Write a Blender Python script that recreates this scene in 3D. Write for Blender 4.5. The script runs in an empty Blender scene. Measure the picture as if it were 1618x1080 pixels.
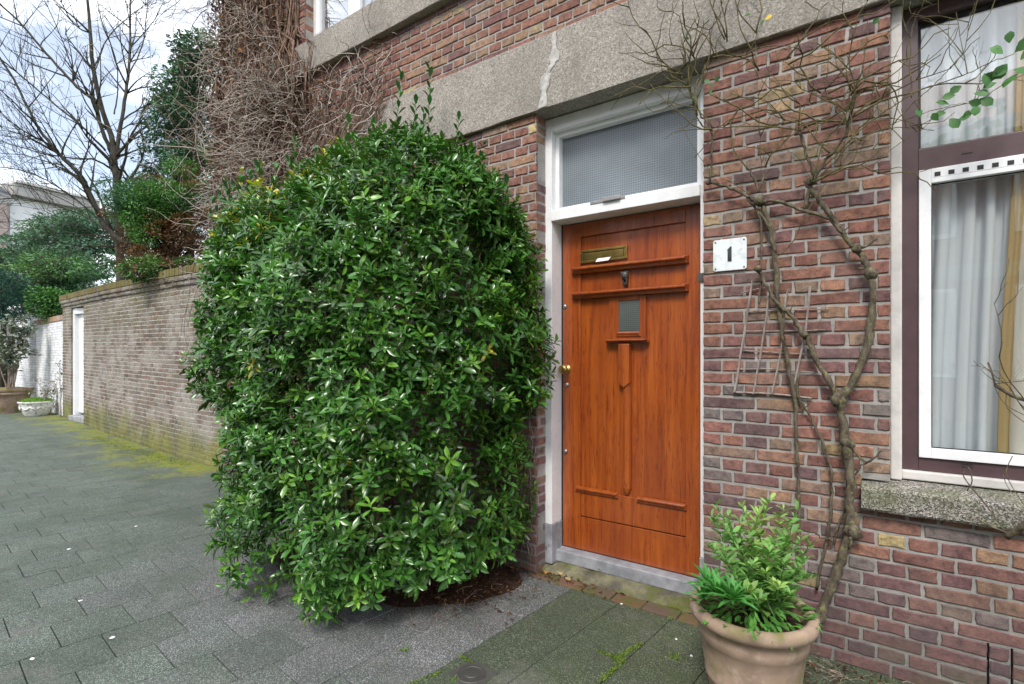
import bpy, bmesh, math, random
import numpy as np
from mathutils import Vector, noise as mnoise
R = math.radians
rnd = random.Random(7)
npr = np.random.default_rng(7)
scene = bpy.context.scene
COL = scene.collection

# ------------------------------------------------------------------ camera
H = 1.40                      # camera height
CY = -2.8                     # distance of the camera from the facade (facade plane y = 0)
FPX = 826.0                   # focal length in pixels of a 1618 px wide picture
YAW = math.atan2(.5805, .8145)
cam_d = bpy.data.cameras.new('camera'); cam = bpy.data.objects.new('camera', cam_d); COL.objects.link(cam)
cam.location = (0, CY, H); cam.rotation_euler = (R(90), 0, YAW)
cam_d.sensor_width = 36; cam_d.lens = 36*FPX/1618; cam_d.shift_y = 20/1618
cam_d.clip_start = .05; cam_d.clip_end = 500
scene.camera = cam
FW = (-.5805, .8145); RT = (.8145, .5805)

# ------------------------------------------------------------------ light
world = bpy.data.worlds.new('World'); scene.world = world; world.use_nodes = True
SUN_EL, SUN_ROT = R(48), R(165)
nt = world.node_tree; nt.nodes.clear()
wo = nt.nodes.new('ShaderNodeOutputWorld'); bg = nt.nodes.new('ShaderNodeBackground')
sky = nt.nodes.new('ShaderNodeTexSky'); sky.sky_type = 'NISHITA'; sky.sun_disc = False
sky.sun_elevation = SUN_EL; sky.sun_rotation = SUN_ROT; sky.air_density = 1.0; sky.dust_density = 2.0
tc = nt.nodes.new('ShaderNodeTexCoord'); mp = nt.nodes.new('ShaderNodeMapping'); mp.inputs['Scale'].default_value = (1, 1, 2.2)
mp.inputs['Location'].default_value = (.35, .2, .1)
nz = nt.nodes.new('ShaderNodeTexNoise'); nz.inputs['Scale'].default_value = 2.6; nz.inputs['Detail'].default_value = 7; nz.inputs['Roughness'].default_value = .55
rp = nt.nodes.new('ShaderNodeValToRGB'); rp.color_ramp.elements[0].position = .43; rp.color_ramp.elements[1].position = .54
rp.color_ramp.elements[0].color = (.22, .22, .22, 1); rp.color_ramp.elements[1].color = (1, 1, 1, 1)
mx = nt.nodes.new('ShaderNodeMix'); mx.data_type = 'RGBA'
mx.inputs[7].default_value = (9.3, 9.7, 10.3, 1)
L = nt.links.new
L(tc.outputs['Generated'], mp.inputs[0]); L(mp.outputs[0], nz.inputs[0]); L(nz.outputs[0], rp.inputs[0])
L(rp.outputs[0], mx.inputs[0]); L(sky.outputs[0], mx.inputs[6]); L(mx.outputs[2], bg.inputs[0]); L(bg.outputs[0], wo.inputs[0])
bg.inputs[1].default_value = .10
sun_d = bpy.data.lights.new('sun', 'SUN'); sun_d.energy = 1.3; sun_d.angle = R(14); sun_d.color = (1, .95, .88)
sun = bpy.data.objects.new('sun', sun_d); COL.objects.link(sun)
# light arrives from behind the camera, high up: azimuth measured like sky.sun_rotation
sdir = Vector((math.sin(SUN_ROT)*math.cos(SUN_EL), math.cos(SUN_ROT)*math.cos(SUN_EL), math.sin(SUN_EL)))
sun.rotation_euler = (-sdir).to_track_quat('-Z', 'Y').to_euler()
scene.view_settings.view_transform = 'Standard'; scene.view_settings.look = 'None'
scene.view_settings.exposure = 1.22; scene.view_settings.gamma = 1
scene.cycles.use_denoising = True
scene.cycles.max_bounces = 8; scene.cycles.transparent_max_bounces = 12

# ------------------------------------------------------------------ helpers
def ray(px):
    u = (px-809)/FPX
    return FW[0]+u*RT[0], FW[1]+u*RT[1]
def W(px, py, Y=0.0):
    """photo pixel -> point on the vertical plane y = Y"""
    dx, dy = ray(px); t = (Y-CY)/dy
    return (dx*t, Y, H+(560-py)/FPX*t)
def G(px, py, z=0.0):
    """photo pixel -> point on the ground"""
    t = (H-z)*FPX/(py-560); dx, dy = ray(px)
    return (dx*t, CY+dy*t, z)
def DD(px, py, t):
    """photo pixel -> point at depth t"""
    dx, dy = ray(px); return (dx*t, CY+dy*t, H+(560-py)/FPX*t)

def link(o, parent=None):
    COL.objects.link(o)
    if parent is not None: o.parent = parent
    return o
def tag(o, label=None, cat=None, group=None, kind=None):
    if label: o['label'] = label
    if cat: o['category'] = cat
    if group: o['group'] = group
    if kind: o['kind'] = kind
    return o
def empty(name, loc=(0, 0, 0)):
    o = bpy.data.objects.new(name, None); o.location = loc; o.empty_display_size = .1
    return link(o)

class MB:
    def __init__(s): s.v = []; s.f = []; s.mi = []; s.c = []; s.n = 0; s.col = (1, 1, 1)
    def add(s, verts, faces, mi=0, col=None):
        b = s.n; s.v.extend(verts); s.n += len(verts)
        c = col or s.col; s.c.extend([c]*len(verts))
        for f in faces: s.f.append(tuple(i+b for i in f)); s.mi.append(mi)
    def box(s, x0, x1, y0, y1, z0, z1, mi=0, col=None):
        s.add([(x0,y0,z0),(x1,y0,z0),(x1,y1,z0),(x0,y1,z0),(x0,y0,z1),(x1,y0,z1),(x1,y1,z1),(x0,y1,z1)],
              [(0,3,2,1),(4,5,6,7),(0,1,5,4),(1,2,6,5),(2,3,7,6),(3,0,4,7)], mi, col)
    def prism(s, poly, y0, y1, mi=0, col=None):
        """poly in (x, z), counter clockwise seen from -y; extruded y0..y1"""
        n = len(poly)
        v = [(x, y0, z) for x, z in poly]+[(x, y1, z) for x, z in poly]
        f = [tuple(range(n)), tuple(range(2*n-1, n-1, -1))]+[(i, i+n, (i+1) % n+n, (i+1) % n) for i in range(n)]
        s.add(v, f, mi, col)
    def profile_x(s, poly, x0, x1, mi=0, col=None):
        """poly in (y, z) extruded along x"""
        n = len(poly)
        v = [(x0, y, z) for y, z in poly]+[(x1, y, z) for y, z in poly]
        f = [tuple(range(n)), tuple(range(2*n-1, n-1, -1))]+[(i, i+n, (i+1) % n+n, (i+1) % n) for i in range(n)]
        s.add(v, f, mi, col)
    def lathe(s, prof, cx, cy, cz, n=48, mi=0, jit=0, sx=1, sy=1, col=None):
        v = []; f = []; m = len(prof)
        for i in range(n):
            a = 2*math.pi*i/n
            for r, z in prof:
                rr = r*(1+jit*mnoise.noise(Vector((math.cos(a)*2, math.sin(a)*2, z*4))))
                v.append((cx+rr*math.cos(a)*sx, cy+rr*math.sin(a)*sy, cz+z))
        for i in range(n):
            j = (i+1) % n
            for k in range(m-1): f.append((i*m+k, j*m+k, j*m+k+1, i*m+k+1))
        s.add(v, f, mi, col)
    def tube(s, pts, rad, sides=6, mi=0, cap=True, col=None, rough=0):
        P = [Vector(p) for p in pts]; n = len(P)
        if n < 2: return
        if not hasattr(rad, '__len__'): rad = [rad]*n
        T = [(P[min(i+1, n-1)]-P[max(i-1, 0)]) for i in range(n)]
        T = [t.normalized() if t.length > 1e-9 else Vector((0, 0, 1)) for t in T]
        u = T[0].orthogonal().normalized(); v = []; f = []
        for i in range(n):
            u = (u-T[i]*u.dot(T[i]))
            u = u.normalized() if u.length > 1e-6 else T[i].orthogonal().normalized()
            w = T[i].cross(u)
            for k in range(sides):
                a = 2*math.pi*k/sides
                r = rad[i]*(1+(rnd.uniform(-rough, rough) if rough else 0))
                q = P[i]+(u*math.cos(a)+w*math.sin(a))*r; v.append(q[:])
        for i in range(n-1):
            for k in range(sides):
                k2 = (k+1) % sides
                f.append((i*sides+k, i*sides+k2, (i+1)*sides+k2, (i+1)*sides+k))
        if cap: f.append(tuple(range(sides-1, -1, -1))); f.append(tuple((n-1)*sides+k for k in range(sides)))
        s.add(v, f, mi, col)
    def build(s, name, mats, parent=None, smooth=False, bevel=0, tint=False):
        me = bpy.data.meshes.new(name)
        me.from_pydata([tuple(v) for v in s.v], [], s.f)
        if not isinstance(mats, (list, tuple)): mats = [mats]
        for m in mats: me.materials.append(m)
        if len(mats) > 1: me.polygons.foreach_set('material_index', s.mi)
        if smooth: me.polygons.foreach_set('use_smooth', [True]*len(s.f))
        if tint:
            a = me.attributes.new('tint', 'FLOAT_COLOR', 'POINT')
            arr = np.ones((len(s.c), 4), dtype=np.float32); arr[:, :3] = np.array(s.c); a.data.foreach_set('color', arr.ravel())
        me.update()
        o = bpy.data.objects.new(name, me); link(o, parent)
        if parent is not None and parent.type == 'EMPTY' : pass
        if bevel:
            b = o.modifiers.new('bevel', 'BEVEL'); b.width = bevel; b.segments = 2; b.limit_method = 'ANGLE'; b.angle_limit = R(40)
        return o

def np_mesh(name, V, F, tint, mat, parent=None, smooth=True):
    """V (n,3), F list of (faces array) with equal vertex count, tint (n,3)"""
    me = bpy.data.meshes.new(name)
    me.vertices.add(len(V)); me.vertices.foreach_set('co', V.astype(np.float32).ravel())
    loops = np.concatenate([f.ravel() for f in F]); me.loops.add(len(loops)); me.loops.foreach_set('vertex_index', loops.astype(np.int32))
    tot = np.concatenate([np.full(len(f), f.shape[1]) for f in F]); st = np.concatenate([[0], np.cumsum(tot)[:-1]])
    me.polygons.add(len(tot)); me.polygons.foreach_set('loop_start', st.astype(np.int32)); me.polygons.foreach_set('loop_total', tot.astype(np.int32))
    if smooth: me.polygons.foreach_set('use_smooth', np.ones(len(tot), dtype=bool))
    a = me.attributes.new('tint', 'FLOAT_COLOR', 'POINT')
    arr = np.ones((len(V), 4), dtype=np.float32); arr[:, :3] = tint; a.data.foreach_set('color', arr.ravel())
    me.materials.append(mat); me.update(calc_edges=True); me.validate()
    return link(bpy.data.objects.new(name, me), parent)

def leaf_template(kind):
    if kind == 'broad':      # obovate leaf along +x, normal +z, folded at the midrib and arched
        ts = [.22, .50, .78]; ws = [.10, .19, .165]
        v = [(0, 0, 0)]
        for t, w in zip(ts, ws):
            z = -.16*t*t
            v += [(t, -w, z+.05), (t, 0, z), (t, w, z+.05)]
        v.append((1, 0, -.19))
        tri = [(0, 1, 2), (0, 2, 3), (7, 10, 8), (8, 10, 9)]
        quad = [(1, 4, 5, 2), (2, 5, 6, 3), (4, 7, 8, 5), (5, 8, 9, 6)]
    elif kind == 'lance':
        v = [(0, 0, 0), (.35, -.085, .03), (.35, 0, 0), (.35, .085, .03), (.7, -.07, -.03), (.7, 0, -.06), (.7, .07, -.03), (1, 0, -.2)]
        tri = [(0, 1, 2), (0, 2, 3), (4, 7, 5), (5, 7, 6)]
        quad = [(1, 4, 5, 2), (2, 5, 6, 3)]
    elif kind == 'round':
        v = [(0, 0, 0), (.3, -.3, .05), (.3, 0, 0), (.3, .3, .05), (.7, -.3, .02), (.7, 0, -.04), (.7, .3, .02), (1, 0, -.1)]
        tri = [(0, 1, 2), (0, 2, 3), (4, 7, 5), (5, 7, 6)]
        quad = [(1, 4, 5, 2), (2, 5, 6, 3)]
    elif kind == 'spray':    # flat conifer spray: a jagged fan
        v = [(0, 0, 0), (.3, -.25, .02), (.45, -.08, 0), (.7, -.22, -.03), (.75, -.03, -.02), (1, 0, -.08), (.72, .08, -.02), (.62, .27, -.02), (.42, .1, 0), (.25, .24, .02)]
        tri = [(0, 1, 2), (0, 2, 8), (0, 8, 9), (2, 3, 4), (6, 7, 8)]
        quad = [(2, 4, 6, 8)]
        tri.append((4, 5, 6))
    else:                    # diamond
        v = [(0, 0, 0), (.45, -.22, .03), (1, 0, -.06), (.45, .22, .03)]
        tri = [(0, 1, 2), (0, 2, 3)]; quad = []
    return np.array(v, float), np.array(tri, int).reshape(-1, 3), np.array(quad, int).reshape(-1, 4)

def unit(a): return a/np.maximum(np.linalg.norm(a, axis=-1, keepdims=True), 1e-9)
def leaves(name, P, D, U, S, C, mat, kind='broad', parent=None, wid=None, smooth=True):
    """leaf instances: positions, directions, up hints, sizes, colours -> ONE mesh"""
    T, tri, quad = leaf_template(kind)
    X = unit(D); Z = unit(U-X*np.sum(U*X, -1, keepdims=True)); Y = np.cross(Z, X)
    wid = np.ones(len(P)) if wid is None else wid
    V = P[:, None, :]+S[:, None, None]*(T[None, :, 0:1]*X[:, None, :]+T[None, :, 1:2]*wid[:, None, None]*Y[:, None, :]+T[None, :, 2:3]*Z[:, None, :])
    n = len(P); m = len(T); off = (np.arange(n)*m)[:, None, None]
    F = [(tri[None]+off).reshape(-1, 3)]
    if len(quad): F.append((quad[None]+off).reshape(-1, 4))
    tint = np.repeat(C, m, axis=0)
    return np_mesh(name, V.reshape(-1, 3), F, tint, mat, parent, smooth)

# ------------------------------------------------------------------ materials
class NT:
    def __init__(s, name):
        s.m = bpy.data.materials.new(name); s.m.use_nodes = True; s.t = s.m.node_tree; s.t.nodes.clear()
        s.out = s.t.nodes.new('ShaderNodeOutputMaterial'); s.b = s.t.nodes.new('ShaderNodeBsdfPrincipled')
        s.t.links.new(s.b.outputs[0], s.out.inputs[0]); s.co = s.t.nodes.new('ShaderNodeTexCoord'); s.geo = s.t.nodes.new('ShaderNodeNewGeometry')
    def L(s, a, b): s.t.links.new(a, b)
    def n(s, k, **kw):
        x = s.t.nodes.new(k)
        for a, v in kw.items(): setattr(x, a, v)
        return x
    def put(s, sock, v):
        if hasattr(v, 'links') or isinstance(v, bpy.types.NodeSocket): s.L(v, sock)
        elif isinstance(v, (tuple, list)) and len(v) == 3 and sock.type == 'RGBA': sock.default_value = (*v, 1)
        else: sock.default_value = v
    def pos(s, scale=(1, 1, 1), loc=(0, 0, 0), rot=(0, 0, 0)):
        m = s.n('ShaderNodeMapping'); m.inputs['Scale'].default_value = scale; m.inputs['Location'].default_value = loc; m.inputs['Rotation'].default_value = rot
        s.L(s.geo.outputs['Position'], m.inputs[0]); return m.outputs[0]
    def noise(s, scale, detail=4, rough=.55, vec=None, dist=0):
        x = s.n('ShaderNodeTexNoise'); x.inputs['Scale'].default_value = scale; x.inputs['Detail'].default_value = detail
        x.inputs['Roughness'].default_value = rough; x.inputs['Distortion'].default_value = dist
        s.L(vec if vec is not None else s.geo.outputs['Position'], x.inputs['Vector']); return x.outputs[0]
    def voro(s, scale, out='Color', vec=None, feat='F1'):
        x = s.n('ShaderNodeTexVoronoi'); x.inputs['Scale'].default_value = scale; x.feature = feat
        s.L(vec if vec is not None else s.geo.outputs['Position'], x.inputs['Vector']); return x.outputs[out]
    def ramp(s, fac, stops, interp='LINEAR'):
        x = s.n('ShaderNodeValToRGB'); cr = x.color_ramp; cr.interpolation = interp
        while len(cr.elements) < len(stops): cr.elements.new(.5)
        for e, (p, c) in zip(cr.elements, stops):
            e.position = p; e.color = (*c, 1) if hasattr(c, '__len__') else (c, c, c, 1)
        s.L(fac, x.inputs[0]); return x.outputs[0]
    def mix(s, fac, a, b, mode='MIX'):
        x = s.n('ShaderNodeMix', data_type='RGBA', blend_type=mode)
        s.put(x.inputs[0], fac); s.put(x.inputs[6], a); s.put(x.inputs[7], b); return x.outputs[2]
    def math(s, op, a, b=0.0, c=None):
        x = s.n('ShaderNodeMath', operation=op); s.put(x.inputs[0], a); s.put(x.inputs[1], b)
        if c is not None: s.put(x.inputs[2], c)
        return x.outputs[0]
    def mapr(s, v, a, b, c=0.0, d=1.0):
        x = s.n('ShaderNodeMapRange'); s.put(x.inputs[0], v)
        for i, k in enumerate((a, b, c, d)): x.inputs[i+1].default_value = k
        return x.outputs[0]
    def xyz(s):
        x = s.n('ShaderNodeSeparateXYZ'); s.L(s.geo.outputs['Position'], x.inputs[0]); return x.outputs
    def attr(s, name='tint'):
        x = s.n('ShaderNodeAttribute'); x.attribute_name = name; return x.outputs['Color']
    def bump(s, h, strength=.3, dist=.01, prev=None):
        x = s.n('ShaderNodeBump'); x.inputs['Strength'].default_value = strength; x.inputs['Distance'].default_value = dist
        s.L(h, x.inputs['Height'])
        if prev is not None: s.L(prev, x.inputs['Normal'])
        return x.outputs[0]
    def fin(s, col=None, rough=.6, normal=None, spec=.5, metal=0, coat=0, **kw):
        if col is not None: s.put(s.b.inputs['Base Color'], col)
        s.put(s.b.inputs['Roughness'], rough); s.b.inputs['Specular IOR Level'].default_value = spec
        s.b.inputs['Metallic'].default_value = metal; s.b.inputs['Coat Weight'].default_value = coat
        if normal is not None: s.L(normal, s.b.inputs['Normal'])
        for k, v in kw.items(): s.put(s.b.inputs[k.replace('_', ' ')], v)
        return s.m

def m_paint(name, col, rough=.35, dirt=.12, scale=9, bump=.02):
    t = NT(name); d = t.noise(scale, 6, .6); v = t.noise(60, 3)
    c = t.mix(t.math('MULTIPLY', t.mapr(d, .45, .75), dirt), col, tuple(x*.55 for x in col))
    return t.fin(c, t.mapr(v, .3, .7, rough-.06, rough+.1), t.bump(t.noise(35, 4), .15, bump*.1))

def m_brick(name, moss=False, dark=1.0):
    t = NT(name); x, y, z = t.xyz()
    c = t.attr()
    n1 = t.noise(26, 9, .74); n2 = t.noise(120, 4, .7); n3 = t.noise(3.2, 4)
    c = t.mix(1.0, c, t.ramp(n1, [(.34, (.48, .46, .48)), (.50, (1, 1, 1)), (.64, (1.45, 1.40, 1.30))]), 'MULTIPLY')
    c = t.mix(t.mapr(n2, .57, .66, 0, .65), c, (.05, .035, .035))
    c = t.mix(t.mapr(t.noise(190, 2), .66, .74, 0, .5), c, (.45, .36, .30))
    c = t.mix(t.mapr(n3, .5, .75, 0, .30), c, (.34, .27, .25))        # pale bloom of lime
    if not moss:                                                      # damp foot of the wall
        low = t.math('ADD', t.mapr(z, .18, .62, 1, 0), t.math('SUBTRACT', t.math('MULTIPLY', t.noise(5, 4), .8), .4))
        c = t.mix(t.math('MULTIPLY', t.mapr(low, .1, 1), .55), c, (.095, .07, .078))
        g = t.math('MULTIPLY', t.mapr(z, .0, .22, 1, 0), t.mapr(t.noise(7, 4), .45, .65))
        c = t.mix(t.math('MULTIPLY', g, .6), c, (.07, .09, .035))
    else:
        n4 = t.noise(1.3, 5, .6)
        c = t.mix(t.math('MULTIPLY', t.mapr(n4, .42, .62), .35), c, (.23, .20, .17))
        c = t.mix(t.math('MULTIPLY', t.mapr(t.noise(1.9, 5, .6, t.pos((1, 1, 1.5), (5, 0, 3))), .45, .58), .65), c, (.36, .33, .30))
        foot = t.math('ADD', t.mapr(z, .08, .60, 1, 0), t.math('SUBTRACT', t.math('MULTIPLY', t.noise(2.4, 5, .65), 1.5), .75))
        c = t.mix(t.math('MULTIPLY', t.mapr(foot, .15, .85), .80), c, t.mix(t.mapr(t.noise(2.1, 4), .42, .6), (.09, .095, .04), (.20, .20, .035)))
        side = t.math('MULTIPLY', t.mapr(z, 1.3, 2.3, 0, 1), t.mapr(t.noise(1.1, 4, .6, t.pos((1, 1, 3))), .40, .62))
        c = t.mix(t.math('MULTIPLY', side, .55), c, (.13, .125, .045))
    b = t.bump(n1, .9, .006); b = t.bump(t.noise(150, 5, .7), .9, .0025, b)
    return t.fin(c, .82, b, spec=.3)

def m_mortar(name, col=(.42, .40, .375), moss=False):
    t = NT(name); x, y, z = t.xyz()
    c = t.mix(t.mapr(t.noise(9, 5, .6), .35, .7), tuple(v*.62 for v in col), col)
    c = t.mix(t.mapr(t.noise(260, 2), .55, .7, 0, .5), c, tuple(v*.45 for v in col))
    if moss:
        foot = t.math('ADD', t.mapr(z, .10, .62, 1, 0), t.math('SUBTRACT', t.math('MULTIPLY', t.noise(2.4, 5, .65), 1.3), .65))
        c = t.mix(t.math('MULTIPLY', t.mapr(foot, .1, .9), .8), c, (.15, .17, .03))
    else:
        c = t.mix(t.mapr(z, .05, .5, .55, 0), c, (.11, .11, .105))
    b = t.bump(t.noise(28, 5, .65), .9, .006); return t.fin(c, .9, t.bump(t.noise(200, 4), .9, .003, b), spec=.2)

def m_concrete(name, base=(.315, .290, .255), grime=.5):
    t = NT(name)
    cell = t.voro(160, 'Color'); sp = t.n('ShaderNodeSeparateColor'); t.L(cell, sp.inputs[0])
    g = t.ramp(sp.outputs[0], [(0, tuple(v*.32 for v in base)), (.25, tuple(v*.75 for v in base)), (.6, base), (.9, tuple(min(1, v*1.45) for v in base)), (1, (.62, .58, .52))])
    c = t.mix(.30, g, base)
    c = t.mix(t.mapr(t.noise(2.0, 5, .6), .38, .72, 0, grime), c, tuple(v*.5 for v in base))
    c = t.mix(t.mapr(t.noise(9, 5, .65, t.pos((1, 1, .25))), .52, .75, 0, grime*.7), c, tuple(v*.45 for v in base))
    b = t.bump(t.voro(210, 'Distance'), .6, .002)
    return t.fin(c, .85, t.bump(t.noise(25, 4), .3, .004, b), spec=.25)

def m_sill(name):
    t = NT(name); x, y, z = t.xyz()
    sp = t.n('ShaderNodeSeparateColor'); t.L(t.voro(230, 'Color'), sp.inputs[0])
    g = t.ramp(sp.outputs[0], [(0, (.03, .028, .026)), (.45, (.16, .145, .13)), (.72, (.30, .28, .25)), (.80, (.44, .41, .375))])
    m = t.math('MULTIPLY', t.mapr(t.noise(6, 5, .65), .40, .62), .6)
    c = t.mix(m, g, (.10, .115, .045))
    return t.fin(c, .85, t.bump(t.voro(230, 'Distance'), .7, .003), spec=.25)

def m_wood(name):
    t = NT(name)
    v = t.pos((30, 30, 1.5)); fib = t.noise(1.0, 8, .72, v, .6)
    v2 = t.pos((150, 150, 14)); pore = t.noise(1.0, 3, .6, v2)
    big = t.noise(2.3, 4, .5, t.pos((2.2, 2.2, .6)))
    c = t.ramp(fib, [(.30, (.12, .020, .006)), (.45, (.29, .060, .009)), (.58, (.365, .086, .012)), (.75, (.43, .112, .020))])
    c = t.mix(t.mapr(pore, .58, .66, 0, .7), c, (.10, .018, .007))
    c = t.mix(t.mapr(big, .38, .72, 0, .55), c, (.17, .028, .008))
    b = t.bump(fib, .12, .001); b = t.bump(pore, .15, .0005, b)
    return t.fin(c, .30, b, spec=.5, coat=.6, Coat_Roughness=.14)

def m_bark(name, a, b_, lichen=.0, sc=1.0):
    t = NT(name)
    n = t.noise(45*sc, 5, .65, t.pos((1, 1, .3)))
    c = t.ramp(n, [(.3, a), (.65, b_)])
    if lichen: c = t.mix(t.mapr(t.noise(55, 6, .7), .54, .64, 0, lichen), c, (.27, .27, .085))
    return t.fin(c, .85, t.bump(t.noise(120*sc, 4, .7), .8, .003, t.bump(n, 1, .008)), spec=.2)

def m_leaf(name, rough=.32, trans=.12, spec=.5):
    t = NT(name)
    c = t.attr()
    n = t.noise(30, 3)
    c = t.mix(1, c, t.ramp(n, [(.3, (.85, .88, .8)), (.7, (1.15, 1.1, 1.1))]), 'MULTIPLY')
    t.fin(c, rough, None, spec=spec)
    tr = t.n('ShaderNodeBsdfTranslucent'); t.L(t.mix(1, c, (1.6, 1.8, .8), 'MULTIPLY'), tr.inputs[0])
    ms = t.n('ShaderNodeMixShader'); ms.inputs[0].default_value = trans
    t.L(t.b.outputs[0], ms.inputs[1]); t.L(tr.outputs[0], ms.inputs[2]); t.L(ms.outputs[0], t.out.inputs[0])
    return t.m

def m_glass(name, tintc=(.985, .995, .99), refl=1.0):
    t = NT(name)
    lw_ = t.n('ShaderNodeLayerWeight'); lw_.inputs[0].default_value = .5
    gl = t.n('ShaderNodeBsdfGlossy'); gl.inputs['Roughness'].default_value = .0
    tr = t.n('ShaderNodeBsdfTransparent'); tr.inputs[0].default_value = (*tintc, 1)
    ms = t.n('ShaderNodeMixShader')
    f = t.math('MINIMUM', t.math('ADD', t.math('MULTIPLY', t.math('POWER', lw_.outputs['Facing'], 4.0), .9*refl), .042*refl), 1.0)
    t.L(f, ms.inputs[0]); t.L(tr.outputs[0], ms.inputs[1]); t.L(gl.outputs[0], ms.inputs[2]); t.L(ms.outputs[0], t.out.inputs[0])
    t.L(t.bump(t.noise(2.5, 2), .05, .01), gl.inputs['Normal'])
    return t.m

def m_obscure(name, sq=.0145, col=(.16, .19, .21)):
    """pressed glass with a small square grid"""
    t = NT(name); x, y, z = t.xyz()
    k = 2*math.pi/sq
    h = t.math('MULTIPLY', t.math('ABSOLUTE', t.math('SINE', t.math('MULTIPLY', x, k/2))), t.math('ABSOLUTE', t.math('SINE', t.math('MULTIPLY', z, k/2))))
    c = t.mix(t.mapr(t.noise(2.2, 3), .35, .7), col, tuple(v*1.5 for v in col))
    c = t.mix(t.mapr(h, 0, .5, .5, 0), c, tuple(v*.35 for v in col))
    return t.fin(c, .20, t.bump(h, .3, .003), spec=.7)

def m_flat(name, col, rough=.5, metal=0, spec=.5, bscale=80, bs=.1, var=.15):
    t = NT(name)
    c = t.mix(t.mapr(t.noise(14, 5, .6), .35, .7, 0, 1), tuple(v*(1-var) for v in col), tuple(min(1, v*(1+var)) for v in col))
    return t.fin(c, rough, t.bump(t.noise(bscale, 4), bs, .002), spec=spec, metal=metal)

M = {}
M['brick'] = m_brick('house_brick'); M['mortar'] = m_mortar('house_mortar')
M['old_brick'] = m_brick('garden_wall_brick', moss=True); M['old_mortar'] = m_mortar('garden_wall_mortar', (.50, .485, .45), moss=True)
M['concrete'] = m_concrete('exposed_aggregate'); M['sill'] = m_sill('washed_pebble_concrete')
M['white'] = m_paint('white_gloss_paint', (.80, .81, .82), .3, .25)
M['maroon'] = m_paint('maroon_paint', (.085, .050, .055), .38, .5)
M['plaster'] = m_paint('weathered_white_mortar', (.62, .60, .57), .8, .7, 6, .2)
M['wood'] = m_wood('varnished_hardwood')
M['black'] = m_flat('black_rubber_and_slots', (.012, .012, .012), .6)  # rubber seals, and the painted dark inside open slots
M['brass'] = m_flat('worn_brass', (.42, .30, .10), .34, 1, bscale=40, bs=.2, var=.3)
M['steel'] = m_flat('dull_steel', (.42, .40, .38), .4, 1)
M['iron'] = m_flat('dark_cast_metal', (.10, .095, .09), .6, .6)
M['bluestone'] = None
M['glass'] = m_glass('window_glass', refl=2.9); M['glass_up'] = m_glass('upper_window_glass', refl=5.0)
M['obscure'] = m_obscure('pressed_glass'); M['obscure_door'] = m_obscure('pressed_door_glass', .012, (.075, .085, .08))

def m_bluestone():
    t = NT('bluestone'); c = t.mix(t.mapr(t.noise(7, 6, .65), .35, .68), (.20, .21, .235), (.40, .41, .44))
    c = t.mix(t.mapr(t.noise(11, 5, .7, t.pos((1, 1, 1), (3, 1, 0))), .60, .70, 0, .75), c, (.06, .065, .075))
    return t.fin(c, .6, t.bump(t.noise(60, 5), .35, .003), spec=.35)
M['bluestone'] = m_bluestone()

def m_terracotta(name, col=(.42, .24, .17), green=(.17, .17, .04)):
    t = NT(name); x, y, z = t.xyz()
    c = t.mix(t.mapr(t.noise(8, 6, .6), .35, .7), tuple(v*.72 for v in col), tuple(v*1.12 for v in col))
    c = t.mix(t.mapr(t.noise(14, 5, .65, t.pos((1, 1, 1), (2, 3, 1))), .55, .68, 0, .55), c, (.50, .40, .33))
    c = t.mix(t.math('MULTIPLY', t.mapr(t.noise(5.5, 4, .55, t.pos((1, 1, 1), (.9, 7, 4.2))), .50, .64), .75), c, green)
    return t.fin(c, .8, t.bump(t.noise(90, 4), .25, .002), spec=.25)
M['terracotta'] = m_terracotta('terracotta', (.355, .255, .190), (.14, .145, .035))

def m_paver():
    t = NT('concrete_paver'); x, y, z = t.xyz()
    c = t.attr()
    sp = t.n('ShaderNodeSeparateColor'); t.L(t.voro(330, 'Color'), sp.inputs[0])
    s_ = t.ramp(sp.outputs[0], [(0, .42), (.45, .82), (.75, 1.15), (.86, 2.4), (1, 4.2)])
    c = t.mix(1, c, s_, 'MULTIPLY')
    c = t.mix(t.mapr(t.noise(1.7, 6, .62), .38, .68, 0, .55), c, (.042, .058, .040))
    c = t.mix(t.mapr(t.noise(3.1, 5, .6, t.pos((1, 1, 1), (4, 2, 0))), .56, .74, 0, .45), c, (.17, .155, .15))
    # moss: near the door and along the garden wall
    nm = t.noise(4.5, 7, .7)
    near = t.math('MULTIPLY', t.mapr(x, -1.6, -.7), t.mapr(nm, .46, .66))
    d = t.math('ADD', y, t.math('MULTIPLY', x, .085))            # distance measure from the garden wall
    band = t.math('MULTIPLY', t.mapr(d, -1.55, -.55), t.mapr(x, -6.0, -6.8))
    nb = t.math('MULTIPLY', band, t.mapr(t.math('ADD', t.math('ADD', t.math('MULTIPLY', t.noise(2.2, 7, .7), .62), t.math('MULTIPLY', t.noise(13, 6, .7), .38)), t.math('MULTIPLY', band, .11)), .555, .62))
    c = t.mix(t.math('MULTIPLY', near, .38), c, (.055, .085, .018))
    mossc = t.mix(t.mapr(t.noise(14, 4), .4, .65), (.14, .20, .022), (.24, .20, .03))
    c = t.mix(t.math('MULTIPLY', nb, .9), c, mossc)
    b = t.bump(t.voro(330, 'Distance'), .5, .0018)
    return t.fin(c, t.mapr(t.noise(6, 4), .3, .7, .62, .85), b, spec=.35)
M['paver'] = m_paver()

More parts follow.
